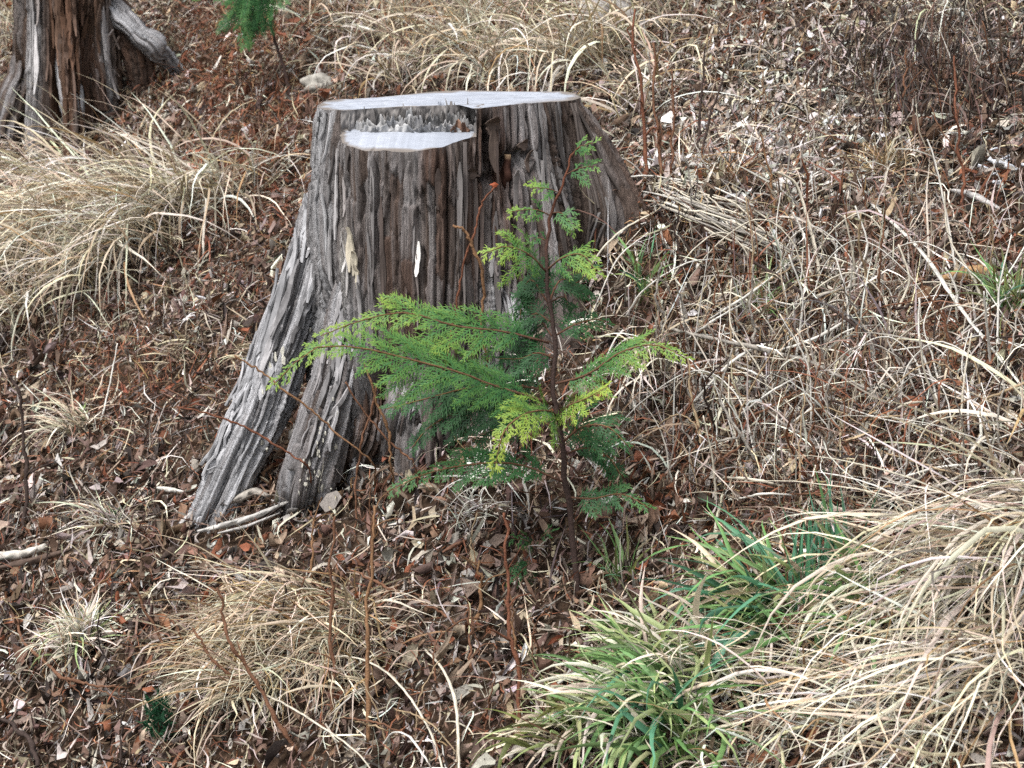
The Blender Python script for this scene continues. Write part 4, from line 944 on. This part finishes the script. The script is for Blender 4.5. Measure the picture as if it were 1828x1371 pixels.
for (lb, x, y, n, az, sp, L, el, bd, pal) in [
    ('bright green sedge tuft lowest at the bottom edge', 1205, 1335, 120, 205, 60, (.14, .32), 50, 5, (['green', 'lime', 'pale', 'blue'], [.46, .28, .16, .1])),
    ('green and straw mixed sedge tuft below the sapling', 1150, 1255, 160, 220, 75, (.12, .26), 42, 6, (['green', 'lime', 'pale', 'straw', 'blue'], [.24, .26, .28, .16, .06])),
    ('yellowing sedge tuft right under the sapling trunk', 1130, 1175, 80, 230, 75, (.07, .15), 40, 7, (['lime', 'pale', 'straw', 'green'], [.22, .32, .3, .16])),
    ('blue green sedge tuft lying left of the upright one', 1385, 1100, 120, 195, 46, (.14, .30), 40, 5, (['blue', 'green', 'lime', 'straw'], [.36, .34, .16, .14])),
    ('upright blue green sedge tuft', 1470, 1085, 44, 90, 90, (.12, .22), 80, 1.6, (['blue', 'green'], [.75, .25])),
    ('green sedge tuft half hidden under the long pale grass', 1560, 1120, 70, 205, 60, (.12, .3), 42, 5, (['green', 'lime', 'straw', 'pale'], [.3, .2, .28, .22])),
    ('pale green sedge tuft between the lowest tuft and the mixed tuft', 1250, 1225, 110, 215, 70, (.12, .28), 48, 6, (['lime', 'pale', 'green', 'straw'], [.28, .3, .26, .16])),
    ('wilted sedge tuft at the bottom edge left of the bright green one', 1020, 1320, 80, 220, 70, (.10, .24), 44, 6, (['lime', 'straw', 'olive', 'pale'], [.26, .32, .2, .22]))]:
    tuft(lb, x, y, int(n*1.15), 60, L, az, sp, el, bd, .0082, *pal, group=g, name='sedge_tuft', cat='sedge', rad=.06, mat=M_GREEN)
for (lb, x, y, n, pal, L, az, sp, el, bd, wd) in [
    ('round pale tuft with yellow green heart at the lower left', 140, 1165, 280, (['pale', 'straw', 'lime', 'bleach'], [.42, .25, .13, .2]), (.07, .19), 230, 175, 60, 9, .0042),
    ('straw tuft with a small green heart at mid left', 140, 770, 110, (['pale', 'tan', 'straw'], [.4, .3, .3]), (.08, .22), 222, 60, 40, 6, .0034),
    ('spread out pale tuft on dark litter left of the root foot', 205, 945, 90, (['pale', 'tan', 'grey', 'bleach'], [.35, .25, .25, .15]), (.08, .24), 235, 80, 36, 6, .0034),
    ('small tan tuft alone on the right slope', 1585, 310, 130, (['ochre', 'tan', 'straw'], [.45, .35, .2]), (.06, .16), 240, 175, 58, 9, .0028),
    ('white wilted tuft on dark leaves below the stump', 838, 925, 60, (['bleach', 'pale', 'white'], [.5, .3, .2]), (.06, .17), 262, 28, 40, 8, .0034),
    ('pale tuft hanging under the right branch of the sapling', 1165, 665, 46, (['bleach', 'pale', 'tan', 'lime'], [.4, .3, .2, .1]), (.12, .26), 265, 22, 50, 8, .0036),
    ('small straw tuft against the left flank of the silvery root', 455, 640, 40, (['straw', 'tan'], [.6, .4]), (.05, .12), 240, 40, 40, 7, .003),
    ('small tan tuft in the brown litter left of the stump', 330, 640, 50, (['tan', 'straw'], [.6, .4]), (.05, .13), 240, 60, 40, 7, .003),
    ('orange tan tuft in front of the pale straw bundle', 1300, 330, 70, (['ochre', 'tan', 'rust'], [.45, .4, .15]), (.06, .16), 225, 90, 50, 8, .0026),
    ('pale straggling tuft left of the sapling base in the leaves', 900, 850, 50, (['bleach', 'white', 'grey'], [.5, .25, .25]), (.06, .16), 200, 70, 20, 7, .003)]:
    tuft(lb, x, y, n, 30, L, az, sp, el, bd, wd, *pal, rad=.035)
for (lb, x, y, n, L) in [
    ('small fresh green tuft at the right edge', 1800, 560, 60, (.07, .2)), ('tiny olive green tuft right of the stump foot', 1150, 530, 26, (.06, .14)),
    ('tiny green shoots in the heart of the mid left tuft', 142, 758, 14, (.03, .06)), ('tiny green shoots in the heart of the pale lower left tuft', 140, 1140, 26, (.04, .085)),
    ('thin green blades right of the sapling trunk base', 1110, 1040, 18, (.08, .16)), ('faint green tuft on the right slope in the tangle', 1350, 560, 20, (.08, .16)),
    ('green shoots in the pale tuft left of the root foot', 195, 935, 8, (.03, .05))]:
    tuft(lb, x, y, n, 30, L, 240, 175, 60, 6, .0046, ['green', 'olive', 'lime', 'blue'], [.45, .2, .2, .15], name='green_tuft', cat='grass tuft', rad=.025, mat=M_GREEN)

# ================================================================== STEMS, TWIGS AND SINGLE STALKS
TW = {'b': (.17, .085, .05), 'd': (.055, .038, .032), 'r': (.175, .072, .042), 'g': (.34, .31, .27), 'p': (.68, .62, .50), 'w': (.76, .73, .66), 't': (.42, .31, .19), 'o': (.235, .13, .068)}
USED = set()
LAND = [('the foot of the silvery root', 360, 915), ('the foot of the lichen root', 560, 885), ('the sapling trunk base', 1033, 1085), ('the tan log piece', 1720, 512), ('the small tan tuft', 1585, 305),
 ('the broad folded stalk', 1430, 390), ('the pale straw bundle', 1280, 390), ('the dark leaning stems', 1255, 210), ('the upright green sedge', 1470, 1060), ('the dark conifer seedling', 285, 1300),
 ('the round yellow green tuft', 140, 1150), ('the draping tan grass', 500, 1150), ('the tall crooked reddish stem', 905, 1100), ('the pale split root piece', 450, 945), ('the long grey twig', 1450, 655),
 ('the drooping pale tuft', 1165, 710), ('the big straw tuft', 330, 440), ('the green tuft at the edge', 1800, 560), ('the pale bottom stalk', 815, 1280), ('the white lichen twigs', 1790, 315),
 ('the old stump', 150, 200), ('the sawn top', 800, 150), ('the hanging sapling', 470, 120), ('the spread pale tuft', 205, 945), ('the white wilted tuft', 838, 930), ('the mid left green hearted tuft', 140, 770),
 ('the narrow dead trunk', 1078, 40), ('the pale looping stalks', 1690, 790), ('the low right grass', 1600, 1200), ('the bright green sedge', 1200, 1280), ('the dark hollow', 1650, 170)]
def where(x, y):
    n, a, b = min(LAND, key=lambda l: (l[1]-x)**2+(l[2]-y)**2)
    dx, dy = x-a, y-b; far = math.hypot(dx, dy)
    d = ('right of' if dx > 0 else 'left of') if abs(dx) > abs(dy)*1.3 else (('above and ' if dy < 0 else 'below and ')+('right of' if dx > 0 else 'left of') if abs(dx) > abs(dy)*.5 else ('above' if dy < 0 else 'below'))
    return d+' '+n
KC = {'b': 'brown', 'd': 'dark', 'r': 'reddish', 'g': 'grey', 'p': 'pale', 'w': 'whitish', 't': 'tan', 'o': 'orange brown'}
def stalk(label, kind, w, pts, mode='g', cat='stem', name='dead_twig', group=None, s_fix=None, knots=True, lean=0.0, flat=1.0, up=0.0):
    """a polyline read off the slope: 'g' both ends rest on the ground, 's' stands on its last point, 'l' lies along the ground"""
    pts = [tuple(q) for q in pts]; xs = np.array([q[0] for q in pts], float); ys = np.array([q[1] for q in pts], float)
    g = gdepth(xs, ys)
    if s_fix is not None: s = np.linspace(s_fix[0], s_fix[1], len(pts)); 
    elif mode == 'f': s = np.minimum(4.085/(CP+(H0/2-ys)/F*SP), g-.02); s[-1] = g[-1]; s[-2] = min(s[-2], g[-1]+.03)
    elif mode == 's': s = np.full(len(pts), g[-1])-lean*np.linspace(1, 0, len(pts))
    elif mode == 'l': s = g-.05
    else:
        ll = np.concatenate([[0], np.hypot(np.diff(xs), np.diff(ys)).cumsum()]); ll /= ll[-1]
        s = g[0]*(1-ll)+g[-1]*ll; 
    if s_fix is None and mode not in 'lf':
        uu = np.linspace(0, 1, len(s)); s = np.minimum(s-.02, g-.04-.06*np.sin(np.pi*uu)) if mode == 'g' else np.minimum(s, g-.01)
    q = np.array([P(a, b, c) for a, b, c in zip(xs, ys, s)]); q[:, 2] += up
    n = max(10, min(48, int(len(pts)*(8 if kind in 'brod' else 6)))); q = resample(q, n)
    q += (.0004 if kind in 'pw' else .0011)*np.random.default_rng(abs(int(xs[0]*7+ys[0]))).standard_normal(q.shape)
    u = np.linspace(0, 1, n); r = w/F*s.mean()*.5
    if kind in 'brodg': q[:, 0] += w/3510*s.mean()*.9*vn(u*8+xs[0], u*0, 5); q[:, 1] += w/3510*s.mean()*.9*vn(u*8+ys[0], u*0, 6)
    u = np.linspace(0, 1, n); rad = r*(np.interp(u, [0, 1], [.55, 1.05]) if mode == 's' else np.interp(u, [0, .5, 1], [.8, 1, .6]))
    if knots: rad = rad*(1+.35*(np.random.default_rng(abs(int(xs[0]))).random(n) > .86))
    v, f = tube(q, rad, 6, True, int(xs[0]) % 97, .12, flat)
    base = q[-1]; cl = np.array(TW[kind])*(1+.22*vn(np.arange(len(v))*.13, v[:, 2]*25, 3))[:, None]
    o = obj(name, clean_quads(v-base, f, name, cl), M_STRAW if kind in 'pwt' else M_TWIG, None, label, cat, group, None, tuple(base))
    if kind in 'brod' and mode == 's' and w >= 4 and group is None:
        rt = np.random.default_rng(abs(int(xs[0]*3+ys[0]*5)))
        for z in range(int(rt.integers(2, 6))):
            i0 = int(rt.uniform(.05, .8)*n); ang = rt.uniform(0, 6.28); ln = rt.uniform(.015, .07)
            d = np.array([math.cos(ang), math.sin(ang)*.6, rt.uniform(.3, 1.3)]); d /= np.linalg.norm(d)
            pp = resample(np.array([q[i0], q[i0]+d*ln*.5+[0, 0, .004], q[i0]+d*ln+rt.normal(0, .008, 3)]), 6)
            v2, f2 = tube(pp, np.linspace(rad[i0]*.6, rad[i0]*.3, 6), 5, True, z, .2)
            obj('side_twig', clean_quads(v2-base, f2, 'side_twig', np.tile(np.array(TW[kind])*.9, (len(v2), 1))), M_TWIG, o)
    return o
STALKS = [
 ('thick pale stalk arching up from beside the sapling trunk to the right', 'p', 8, [(1002, 569), (1055, 474), (1101, 418), (1166, 379)], 'g'),
 ('white stalk arched over in front of the right flank of the stump', 'w', 8, [(1030, 420), (1048, 356), (1084, 330), (1134, 315), (1183, 317), (1252, 338)], 'g'),
 ('thin white stalk leaning right of the thick pale arching stalk', 'w', 5, [(1055, 566), (1101, 464), (1157, 415)], 'g'),
 ('white stalk arching low over the green shoots right of the stump', 'w', 6, [(1117, 566), (1150, 517), (1216, 474), (1265, 463), (1304, 468)], 'g'),
 ('long grey twig lying across the tangle on the right', 'g', 7, [(1200, 586), (1228, 595), (1392, 631), (1510, 677), (1638, 733)], 'g'),
 ('long dark twig running down to the right through the tangle', 'd', 7, [(1241, 421), (1320, 455), (1392, 497), (1471, 546), (1576, 615), (1714, 717)], 'g'),
 ('long straight pale stalk slanting to the right edge', 'w', 11, [(1517, 330), (1638, 441), (1714, 550), (1825, 690)], 'g'),
 ('tall bent whitish stalk above the tan log piece', 'w', 7, [(1655, 248), (1668, 284), (1687, 369), (1700, 445), (1710, 513)], 's'),
 ('broad pale folded stalk bent over on the right slope', 'p', 11, [(1389, 307), (1422, 330), (1441, 389), (1454, 438), (1464, 504)], 's'),
 ('broken pale stalk beside the folded broad stalk', 'w', 9, [(1415, 379), (1428, 405), (1441, 441), (1448, 500)], 's'),
 ('long pale stalk arching over the tan grass mat at the bottom', 'p', 7, [(546, 1216), (582, 1180), (621, 1172), (680, 1193), (730, 1243), (772, 1315), (792, 1380)], 'g'),
 ('pale stalk bending down to the bottom edge left of the sedge', 'p', 7, [(756, 1157), (789, 1193), (812, 1246), (818, 1315), (820, 1385)], 'g'),
 ('long pale stalk slanting from the tan mat to the bottom edge', 'p', 7, [(394, 1184), (443, 1223), (512, 1259), (566, 1292), (631, 1338), (672, 1385)], 'g'),
 ('short white stalk arching at the bottom edge between the long ones', 'w', 7, [(684, 1330), (703, 1308), (730, 1315), (762, 1357), (775, 1390)], 'g'),
 ('flat white stalk standing in the litter at mid left', 'w', 8, [(210, 613), (195, 690), (177, 764)], 's'),
 ('dark upright stem near the left edge', 'd', 8, [(13, 669), (33, 702), (43, 794), (49, 850), (46, 950)], 's'),
 ('pale looping stalk above the long grass at the right edge', 'p', 6, [(1648, 865), (1635, 815), (1655, 762), (1704, 743), (1753, 746), (1828, 789)], 'g'),
 ('thin pale loop nested under the larger loop at the right', 'p', 5, [(1655, 870), (1648, 828), (1678, 798), (1730, 793), (1802, 815), (1850, 850)], 'g'),
 ('pale arching stalk over the rusty patch on the right', 'p', 6, [(1582, 664), (1592, 618), (1668, 559), (1720, 546), (1786, 569), (1845, 612)], 'g'),
 ('thin arching stalk above the tan log piece on the right', 'p', 5, [(1600, 540), (1615, 516), (1671, 503), (1735, 520), (1790, 550)], 'g'),
 ('white curved stalk beneath the small tan tuft on the right', 'w', 5, [(1440, 340), (1455, 310), (1490, 302), (1520, 312)], 'g'),
 ('pale root like stick lying at the right edge top', 'g', 6, [(1715, 118), (1770, 132), (1835, 150)], 'l'),
 ('reddish brown upright stem just right of the sawn top', 'r', 7, [(1130, 16), (1138, 120), (1148, 279), (1152, 345)], 's'),
 ('brown upright stem second right of the sawn top', 'b', 6, [(1166, 76), (1172, 223), (1176, 335)], 's'),
 ('brown upright stem third right of the sawn top', 'b', 5, [(1202, 123), (1201, 230), (1199, 318)], 's'),
 ('dark leaning stem right of the brown upright stems', 'd', 5, [(1263, 80), (1250, 190), (1239, 292)], 's'),
 ('dark leaning stem farthest right of the leaning pair', 'd', 5, [(1303, 84), (1272, 200), (1247, 306)], 's'),
 ('reddish upright stem on the upper right slope', 'r', 6, [(1706, 100), (1709, 223), (1719, 318), (1722, 400)], 's'),
 ('thin brown upright stem in the dark hollow at upper right', 'b', 5, [(1621, 88), (1614, 160), (1607, 235)], 's'),
 ('dark leaning stem at the top right edge', 'd', 5, [(1601, 0), (1620, 44), (1641, 88), (1705, 199)], 's'),
 ('dark thin stem near the right edge top', 'd', 4, [(1820, 95), (1798, 140), (1777, 198)], 's'),
 ('orange brown stem leaning above the broad folded stalk', 'o', 5, [(1363, 239), (1372, 300), (1379, 350), (1385, 400)], 's'),
 ('grey arching branch at the top right edge', 'd', 6, [(1690, 85), (1740, 66), (1790, 64), (1840, 70)], 'g'),
 ('upright brown stem in front of the tan mat', 'b', 7, [(593, 921), (594, 1040), (593, 1164), (589, 1290)], 's'),
 ('tall orange brown stem right of the tan mat', 'o', 8, [(664, 905), (662, 1010), (657, 1150), (651, 1331)], 's'),
 ('tall reddish crooked stem in the middle of the lower half', 'r', 8, [(903, 915), (900, 987), (907, 1078), (920, 1200), (930, 1340)], 's'),
 ('short tan stem left of the tall reddish crooked stem', 'o', 8, [(856, 1000), (858, 1060), (855, 1124)], 's'),
 ('thin brown stem above the wilted sedge', 'b', 5, [(836, 1078), (840, 1140), (842, 1215)], 's'),
 ('thin brown stem left of the tan mat stem', 'o', 5, [(566, 915), (560, 970), (556, 1050)], 's'),
 ('slanting brown twig in the leaves right of the tan mat', 'b', 5, [(735, 1070), (790, 1095), (838, 1135)], 'g'),
 ('long brown stem slanting across the lower left leaves', 'b', 7, [(226, 1029), (272, 1108), (315, 1193), (337, 1255)], 's'),
 ('zigzag brown stem at the lower left', 'b', 6, [(308, 1108), (328, 1151), (317, 1200), (317, 1275)], 's'),
 ('brown stem slanting over the tan mat', 'b', 7, [(341, 1124), (377, 1170), (423, 1220), (446, 1290)], 's'),
 ('dark brown stem with buds crossing the tan mat', 'b', 8, [(384, 1050), (400, 1105), (436, 1190), (492, 1275), (538, 1350)], 's'),
 ('thin dark stem over the upper part of the tan mat', 'd', 5, [(512, 1046), (492, 1124), (499, 1210)], 's'),
 ('low brown stem leaning over the pale lower left tuft', 'b', 6, [(26, 1098), (49, 1151), (115, 1206), (164, 1223), (226, 1228)], 'g'),
 ('thick dark stem in the bottom left corner', 'd', 9, [(-5, 1280), (49, 1315), (72, 1360), (76, 1390)], 'g'),
 ('dark stem right of the corner stem at the bottom left', 'd', 4, [(225, 1230), (218, 1300), (214, 1375)], 's'),
 ('thin twig slanting across the silvery root', 'o', 4, [(418, 635), (468, 664), (500, 690), (556, 730), (599, 770), (664, 825)], 'f'),
 ('red tipped twig across the foot of the silvery root', 'r', 4, [(320, 725), (379, 740), (451, 769), (523, 815), (552, 832)], 'f'),
 ('tan stem leaning in front of the lichen root', 'o', 5, [(648, 648), (674, 717), (691, 769), (700, 830)], 'f'),
 ('thin upright twig in front of the lichen root', 'b', 4, [(671, 684), (648, 782), (638, 848), (635, 925)], 'f'),
 ('thin brown twig below the long left branch of the sapling', 'b', 4, [(615, 681), (664, 750), (714, 805), (743, 832)], 'f'),
 ('red brown vine standing against the front of the stump', 'o', 6, [(812, 403), (826, 410), (838, 438), (858, 474), (864, 514), (861, 570), (872, 640)], 'f'),
 ('thin dark vine rising to a small red leaf on the stump', 'r', 4, [(880, 334), (861, 360), (852, 399), (832, 448), (820, 510), (812, 560), (790, 680)], 'f'),
 ('thin red stalk by the pale drooping tuft', 'r', 4, [(1240, 700), (1210, 780), (1195, 850)], 's')]
for (lb, kd, w_, pts, md) in STALKS:
    if md == 'f': stalk(lb, kd, w_, pts+[(pts[-1][0]+4, pts[-1][1]+50)], 'f', cat='twig', name='twig')
    elif kd in 'pw': stalk(lb, kd, w_, pts, md, cat='grass stalk', name='grass_stalk', flat=.5, knots=False)
    else: stalk(lb, kd, w_, pts, md)
ra = np.random.default_rng(21)
for q in range(26):
    for tr in range(40):
        x0, y0 = ra.uniform(1180, 1790), ra.uniform(430, 900); l = ra.uniform(110, 270); k = ra.choice(list('pwpgt')); sg = ra.choice([-1, 1])
        lb = ('long ' if l > 180 else 'short ')+KC[k]+' stalk arching '+('rightward, ' if sg > 0 else 'leftward, ')+where(x0+sg*l*.5, y0-l*.3)
        if lb not in USED: break
    USED.add(lb); h = l*ra.uniform(.25, .6); e = l*ra.uniform(.0, .35)
    stalk(lb, k, ra.uniform(3.5, 6.5), [(x0, y0), (x0+sg*l*.12, y0-h*.75), (x0+sg*l*.38, y0-h*1.08), (x0+sg*l*.72, y0-h*.75+e*.3), (x0+sg*l, y0-h*.25+e)], 'g', cat='grass stalk', name='grass_stalk', group='arching stalks on the right slope', flat=.5, knots=False)
# small red leaf at the end of the vine
def one_leaf(L, Wd, k1=.4, k2=.5):
    return leaf_verts(1, np.array([L]), np.array([Wd]), np.array([k1]), np.array([k2]), np.array([0.]), np.array([0.]), np.array([0.]))[0]
p = P(882, 330, 4.09); v = one_leaf(.024, .013); v = v[..., [0, 2, 1]]*[.8, 1, 1.3]
obj('red_leaf', mesh('red_leaf', v, LF, np.tile([.42, .11, .05], (12, 1))), M_LEAF, None, 'small orange red leaf hanging against the stump below the broken stub', 'leaf', None, None, tuple(p))
# bundle of pale straws lying right of the stump
b_ = at(1290, 400); bun = thing('straw_bundle', 'bundle of parallel pale straws lying right of the stump', 'straw bundle', tuple(b_))
for q in range(64):
    o = rng.normal(0, 20); x0 = 1150+rng.uniform(-5, 110); y0 = 330+(x0-1150)*.42+o*.75; l = rng.uniform(50, 210); n = 7
    xs = x0+np.linspace(0, l, n); ys = y0+np.linspace(0, l, n)*(.40+rng.normal(0, .10))+rng.normal(0, 1.4, n)-rng.normal(6, 8)*np.sin(np.linspace(0, 3.14, n))
    pp = P(xs, ys, gdepth(xs, ys)-rng.uniform(.01, .08)); pp[:, 2] = np.maximum(pp[:, 2], hgt(pp[:, 0], pp[:, 1])+.008)
    v, f = tube(pp, rng.uniform(.0013, .0026), 5, True, q, .1); k = rng.uniform(.75, 1.15)
    obj('straw', clean_quads(v-b_, f, 'straw', np.tile(np.array(TW[rng.choice(['p', 'w', 'g'], p=[.4, .3, .3])])*k, (len(v), 1))), M_STRAW, bun)
# tangle of thin dry stems on the right
def tangle(n, xr, yr, label, group, kinds, hl, w=(2, 5), lean=22):
    for q in range(n):
        for tr in range(40):
            x = rng.uniform(*xr); y = rng.uniform(*yr); h = rng.uniform(*hl); k = rng.choice(list(kinds))
            dx = rng.normal(0, lean)*h/100; m = rng.normal(0, h*.08); lying = rng.random() < .3
            if lying: lb = ('long ' if h > 130 else 'short ')+KC[k]+' dry twig lying slantwise, '+where(x+h*.5, y)
            else: lb = ('tall ' if h > 150 else 'short ' if h < 95 else '')+KC[k]+' dry twig '+('tilted rightward' if dx > 12 else 'tilted leftward' if dx < -12 else 'standing upright')+', '+where(x, y-h*.3)
            if lb not in USED: break
        USED.add(lb)
        if lying:
            a = rng.uniform(-.7, .7); stalk(lb, k, rng.uniform(*w), [(x, y), (x+h*.5*math.cos(a), y+h*.5*math.sin(a)+m), (x+h*math.cos(a), y+h*math.sin(a))], 'g', group=group, name='dry_twig')
        else: stalk(lb, k, rng.uniform(*w), [(x+dx, y-h), (x+dx*.6+m, y-h*.62), (x+dx*.2+m*.5, y-h*.3), (x, y)], 's', group=group, name='dry_twig', lean=rng.normal(0, .08))
tangle(190, (1190, 1810), (520, 930), 'thin dry stem in the tangle on the slope right of the sapling', 'dry stems in the tangle right of the sapling', 'ggwwpbbdt', (60, 230), (2, 6))
tangle(34, (1220, 1820), (120, 480), 'thin dry stem on the upper right slope above the tangle', 'dry stems on the upper right slope', 'bbdgto', (60, 160), (2, 4))
tangle(26, (20, 560), (1040, 1330), 'thin brown stem among the leaves at the lower left', 'thin stems at the lower left', 'bbdo', (60, 150), (2, 4), 40)
tangle(22, (560, 1000), (1000, 1360), 'thin brown stem among the leaves below the stump', 'thin stems below the stump', 'bbot', (70, 190), (2.5, 5), 14)
tangle(18, (540, 1200), (20, 140), 'thin brown stem in the dry grass along the top edge', 'thin stems along the top edge', 'bot', (50, 120), (2, 4), 20)

# ================================================================== LOOSE WOOD, STONE, LEAVES
def chunk(name, label, cat, pts, w, col, flat=.6, mat=None, up=.026, rough=.3, taper=(.5, 1, .9, .35), n=14):
    xs = np.array([q[0] for q in pts], float); ys = np.array([q[1] for q in pts], float); s = gdepth(xs, ys)
    q = P(xs, ys, s-.01); q[:, 2] = np.maximum(q[:, 2], hgt(q[:, 0], q[:, 1]))+up; q = resample(q, n)
    r = w/F*s.mean()*.5*np.interp(np.linspace(0, 1, n), np.linspace(0, 1, len(taper)), taper)
    v, f = tube(q, r, 11, True, int(xs[0]), rough, flat); base = q[0].copy()
    c = np.array(col)*(1+.3*vn(np.arange(len(v))*.7, v[:, 2]*40, 4))[:, None]
    return obj(name, clean_quads(v-base, f, name, c), mat or M_WOOD, None, label, cat, None, None, tuple(base))
chunk('dead_root_piece', 'pale split root piece lying below the foot of the silvery root', 'dead wood', [(355, 970), (410, 956), (465, 938), (522, 912)], 24, (.48, .46, .43), .5)
chunk('dead_root_piece', 'thin grey wood sliver lying along the pale split root piece', 'dead wood', [(390, 972), (440, 960), (500, 938)], 12, (.42, .40, .38), .5)
chunk('dead_root_piece', 'short grey wood point at the tip of the silvery root', 'dead wood', [(322, 955), (345, 938), (372, 918)], 16, (.46, .44, .42), .6)
chunk('bark_piece', 'crumbling grey bark piece on the foot of the silvery root', 'bark', [(400, 918), (430, 908), (455, 898), (478, 905)], 34, (.36, .33, .29), .5)
chunk('fallen_branch', 'pale bare fallen branch at the left edge', 'branch', [(-30, 1020), (0, 1012), (45, 1007), (82, 994)], 20, (.55, .51, .45), .8, taper=(1, 1, .9, .6))
chunk('log_piece', 'tan decayed log piece near the right edge', 'log', [(1680, 522), (1715, 512), (1750, 508), (1775, 510)], 36, (.36, .22, .11), .7, taper=(.5, 1, 1, .6))
chunk('fallen_branch', 'grey weathered branch piece on the right slope', 'branch', [(1700, 362), (1740, 372), (1790, 398)], 18, (.44, .42, .40), .7)
chunk('fallen_branch', 'dark rotten branch half buried at the lower left', 'branch', [(-10, 1035), (60, 1020), (130, 1000)], 18, (.10, .07, .055), .7)
chunk('fallen_branch', 'brown curled bark strip leaning in the leaves below the stump', 'bark', [(790, 1010), (812, 995), (835, 985)], 16, (.17, .09, .06), .5)
chunk('fallen_branch', 'white bare twig lying left of the root foot', 'branch', [(280, 890), (305, 894), (330, 897)], 12, (.55, .52, .47), .8)
def rock(label, px, py, r, col, seed, sq=(1, .8, .7), name='stone', mat=None, cat='stone'):
    b = at(px, py); n, m = 14, 20; a = np.linspace(0, np.pi, n)[:, None]; t = np.arange(m)[None]/m*2*np.pi
    d = np.stack([np.sin(a)*np.cos(t), np.sin(a)*np.sin(t), np.cos(a)*np.ones_like(t)], -1)
    rr = r*(1+.35*vn(d[..., 0]*1.8+seed, d[..., 1]*1.8+d[..., 2]*2.3, seed)+.12*vn(d[..., 0]*6, d[..., 2]*6+d[..., 1]*4, seed+1))
    v = d*rr[..., None]*np.array(sq); i = np.arange(n-1)[:, None]*m; j = np.arange(m)[None]; j2 = (j+1) % m
    f = np.stack([i+j, i+m+j, i+m+j2, i+j2], -1).reshape(-1, 4)
    c = np.array(col)*(1+.25*vn(v[..., 0]*60, v[..., 2]*60, 6))[..., None]
    obj(name, mesh(name, v, f, c), mat or M_STONE, None, label, cat, None, None, (b[0], b[1], b[2]+r*sq[2]*.35))
rock('pale grey stone lying behind the left end of the sawn top', 572, 160, .058, (.36, .34, .30), 4, (1, .8, .6))
rock('small white stone in the leaves at the bottom, right of the tan mat', 724, 1058, .007, (.5, .48, .45), 9)
rock('small pale stone by the tan stem in the lower middle', 866, 1038, .008, (.5, .5, .47), 12)
# white lichen twigs at right
b_ = at(1790, 312); lt = thing('lichen_twig', 'white lichen crusted twig cluster near the right edge', 'twig', tuple(b_))
for q in range(16):
    a = rng.uniform(0, 6.28); x, y = 1785+rng.normal(0, 18), 315+rng.normal(0, 16); p0 = at(x, y, .012)
    p1 = p0+np.array([math.cos(a), math.sin(a)*.6, rng.uniform(-.1, .7)])*rng.uniform(.02, .045); v, f = tube(resample([p0, (p0+p1)/2+rng.normal(0, .004, 3), p1], 7), rng.uniform(.002, .005), 6, True, q, .4)
    obj('lichen_stem', clean_quads(v-b_, f, 'lichen_stem', np.tile([.66, .68, .72], (len(v), 1))), M_LICHEN, lt)
# single larger leaves on top of the litter: shared meshes, one object each
LEAFCOL = {'rust red': (.27, .095, .05), 'purplish brown': (.18, .11, .09), 'light brown': (.33, .23, .165), 'pale grey': (.38, .345, .305)}
LM = {}
for cn, cv in LEAFCOL.items():
    LM[cn] = []
    for k in range(5):
        v = one_leaf(rng.uniform(.030, .045), rng.uniform(.013, .024), rng.normal(.1, .6), rng.normal(.4, .6))
        me = mesh('dead_leaf', v, LF, np.array(cv)*rng.uniform(.85, 1.12, (12, 1))*rng.uniform(.8, 1.2)); me.materials.append(M_LEAF); LM[cn].append(me)
AREAS = [('lying in the litter at the lower left', (0, 480), (930, 1371)), ('lying in the litter below the stump', (480, 1010), (860, 1371)), ('lying in the litter left of the stump', (0, 520), (560, 930)),
         ('lying among the stems right of the sapling', (1120, 1800), (500, 960)), ('lying among the sedge and grass at the lower right', (1010, 1828), (960, 1371)), ('lying on the upper right slope', (1200, 1828), (120, 500))]
for (ar, xr, yr), cnt in zip(AREAS, (64, 84, 48, 44, 30, 26)):
    for q in range(cnt):
        for tr in range(40):
            cn = rng.choice(list(LEAFCOL), p=[.22, .34, .26, .18]); x, y = rng.uniform(*xr), rng.uniform(*yr); s_ = rng.choice([.7, .9, 1.15]) if cn != 'pale grey' else .7
            lb = {.7: 'small ', .9: '', 1.15: 'large '}[float(s_)]+cn+' dead leaf '+where(x, y)
            if lb not in USED: break
        USED.add(lb)
        p = at(x, y)
        if (p[0]+.146)**2+p[1]**2 < .55**2: continue
        o = obj('dead_leaf', LM[cn][rng.integers(5)], None, None, lb, 'leaf', 'single dead leaves '+ar, None, (p[0], p[1], p[2]+rng.uniform(.018, .03)))
        o.rotation_euler = (.4+rng.normal(0, .45), -.38+rng.normal(0, .45), rng.uniform(0, 6.28)); o.scale = (s_, s_, s_)
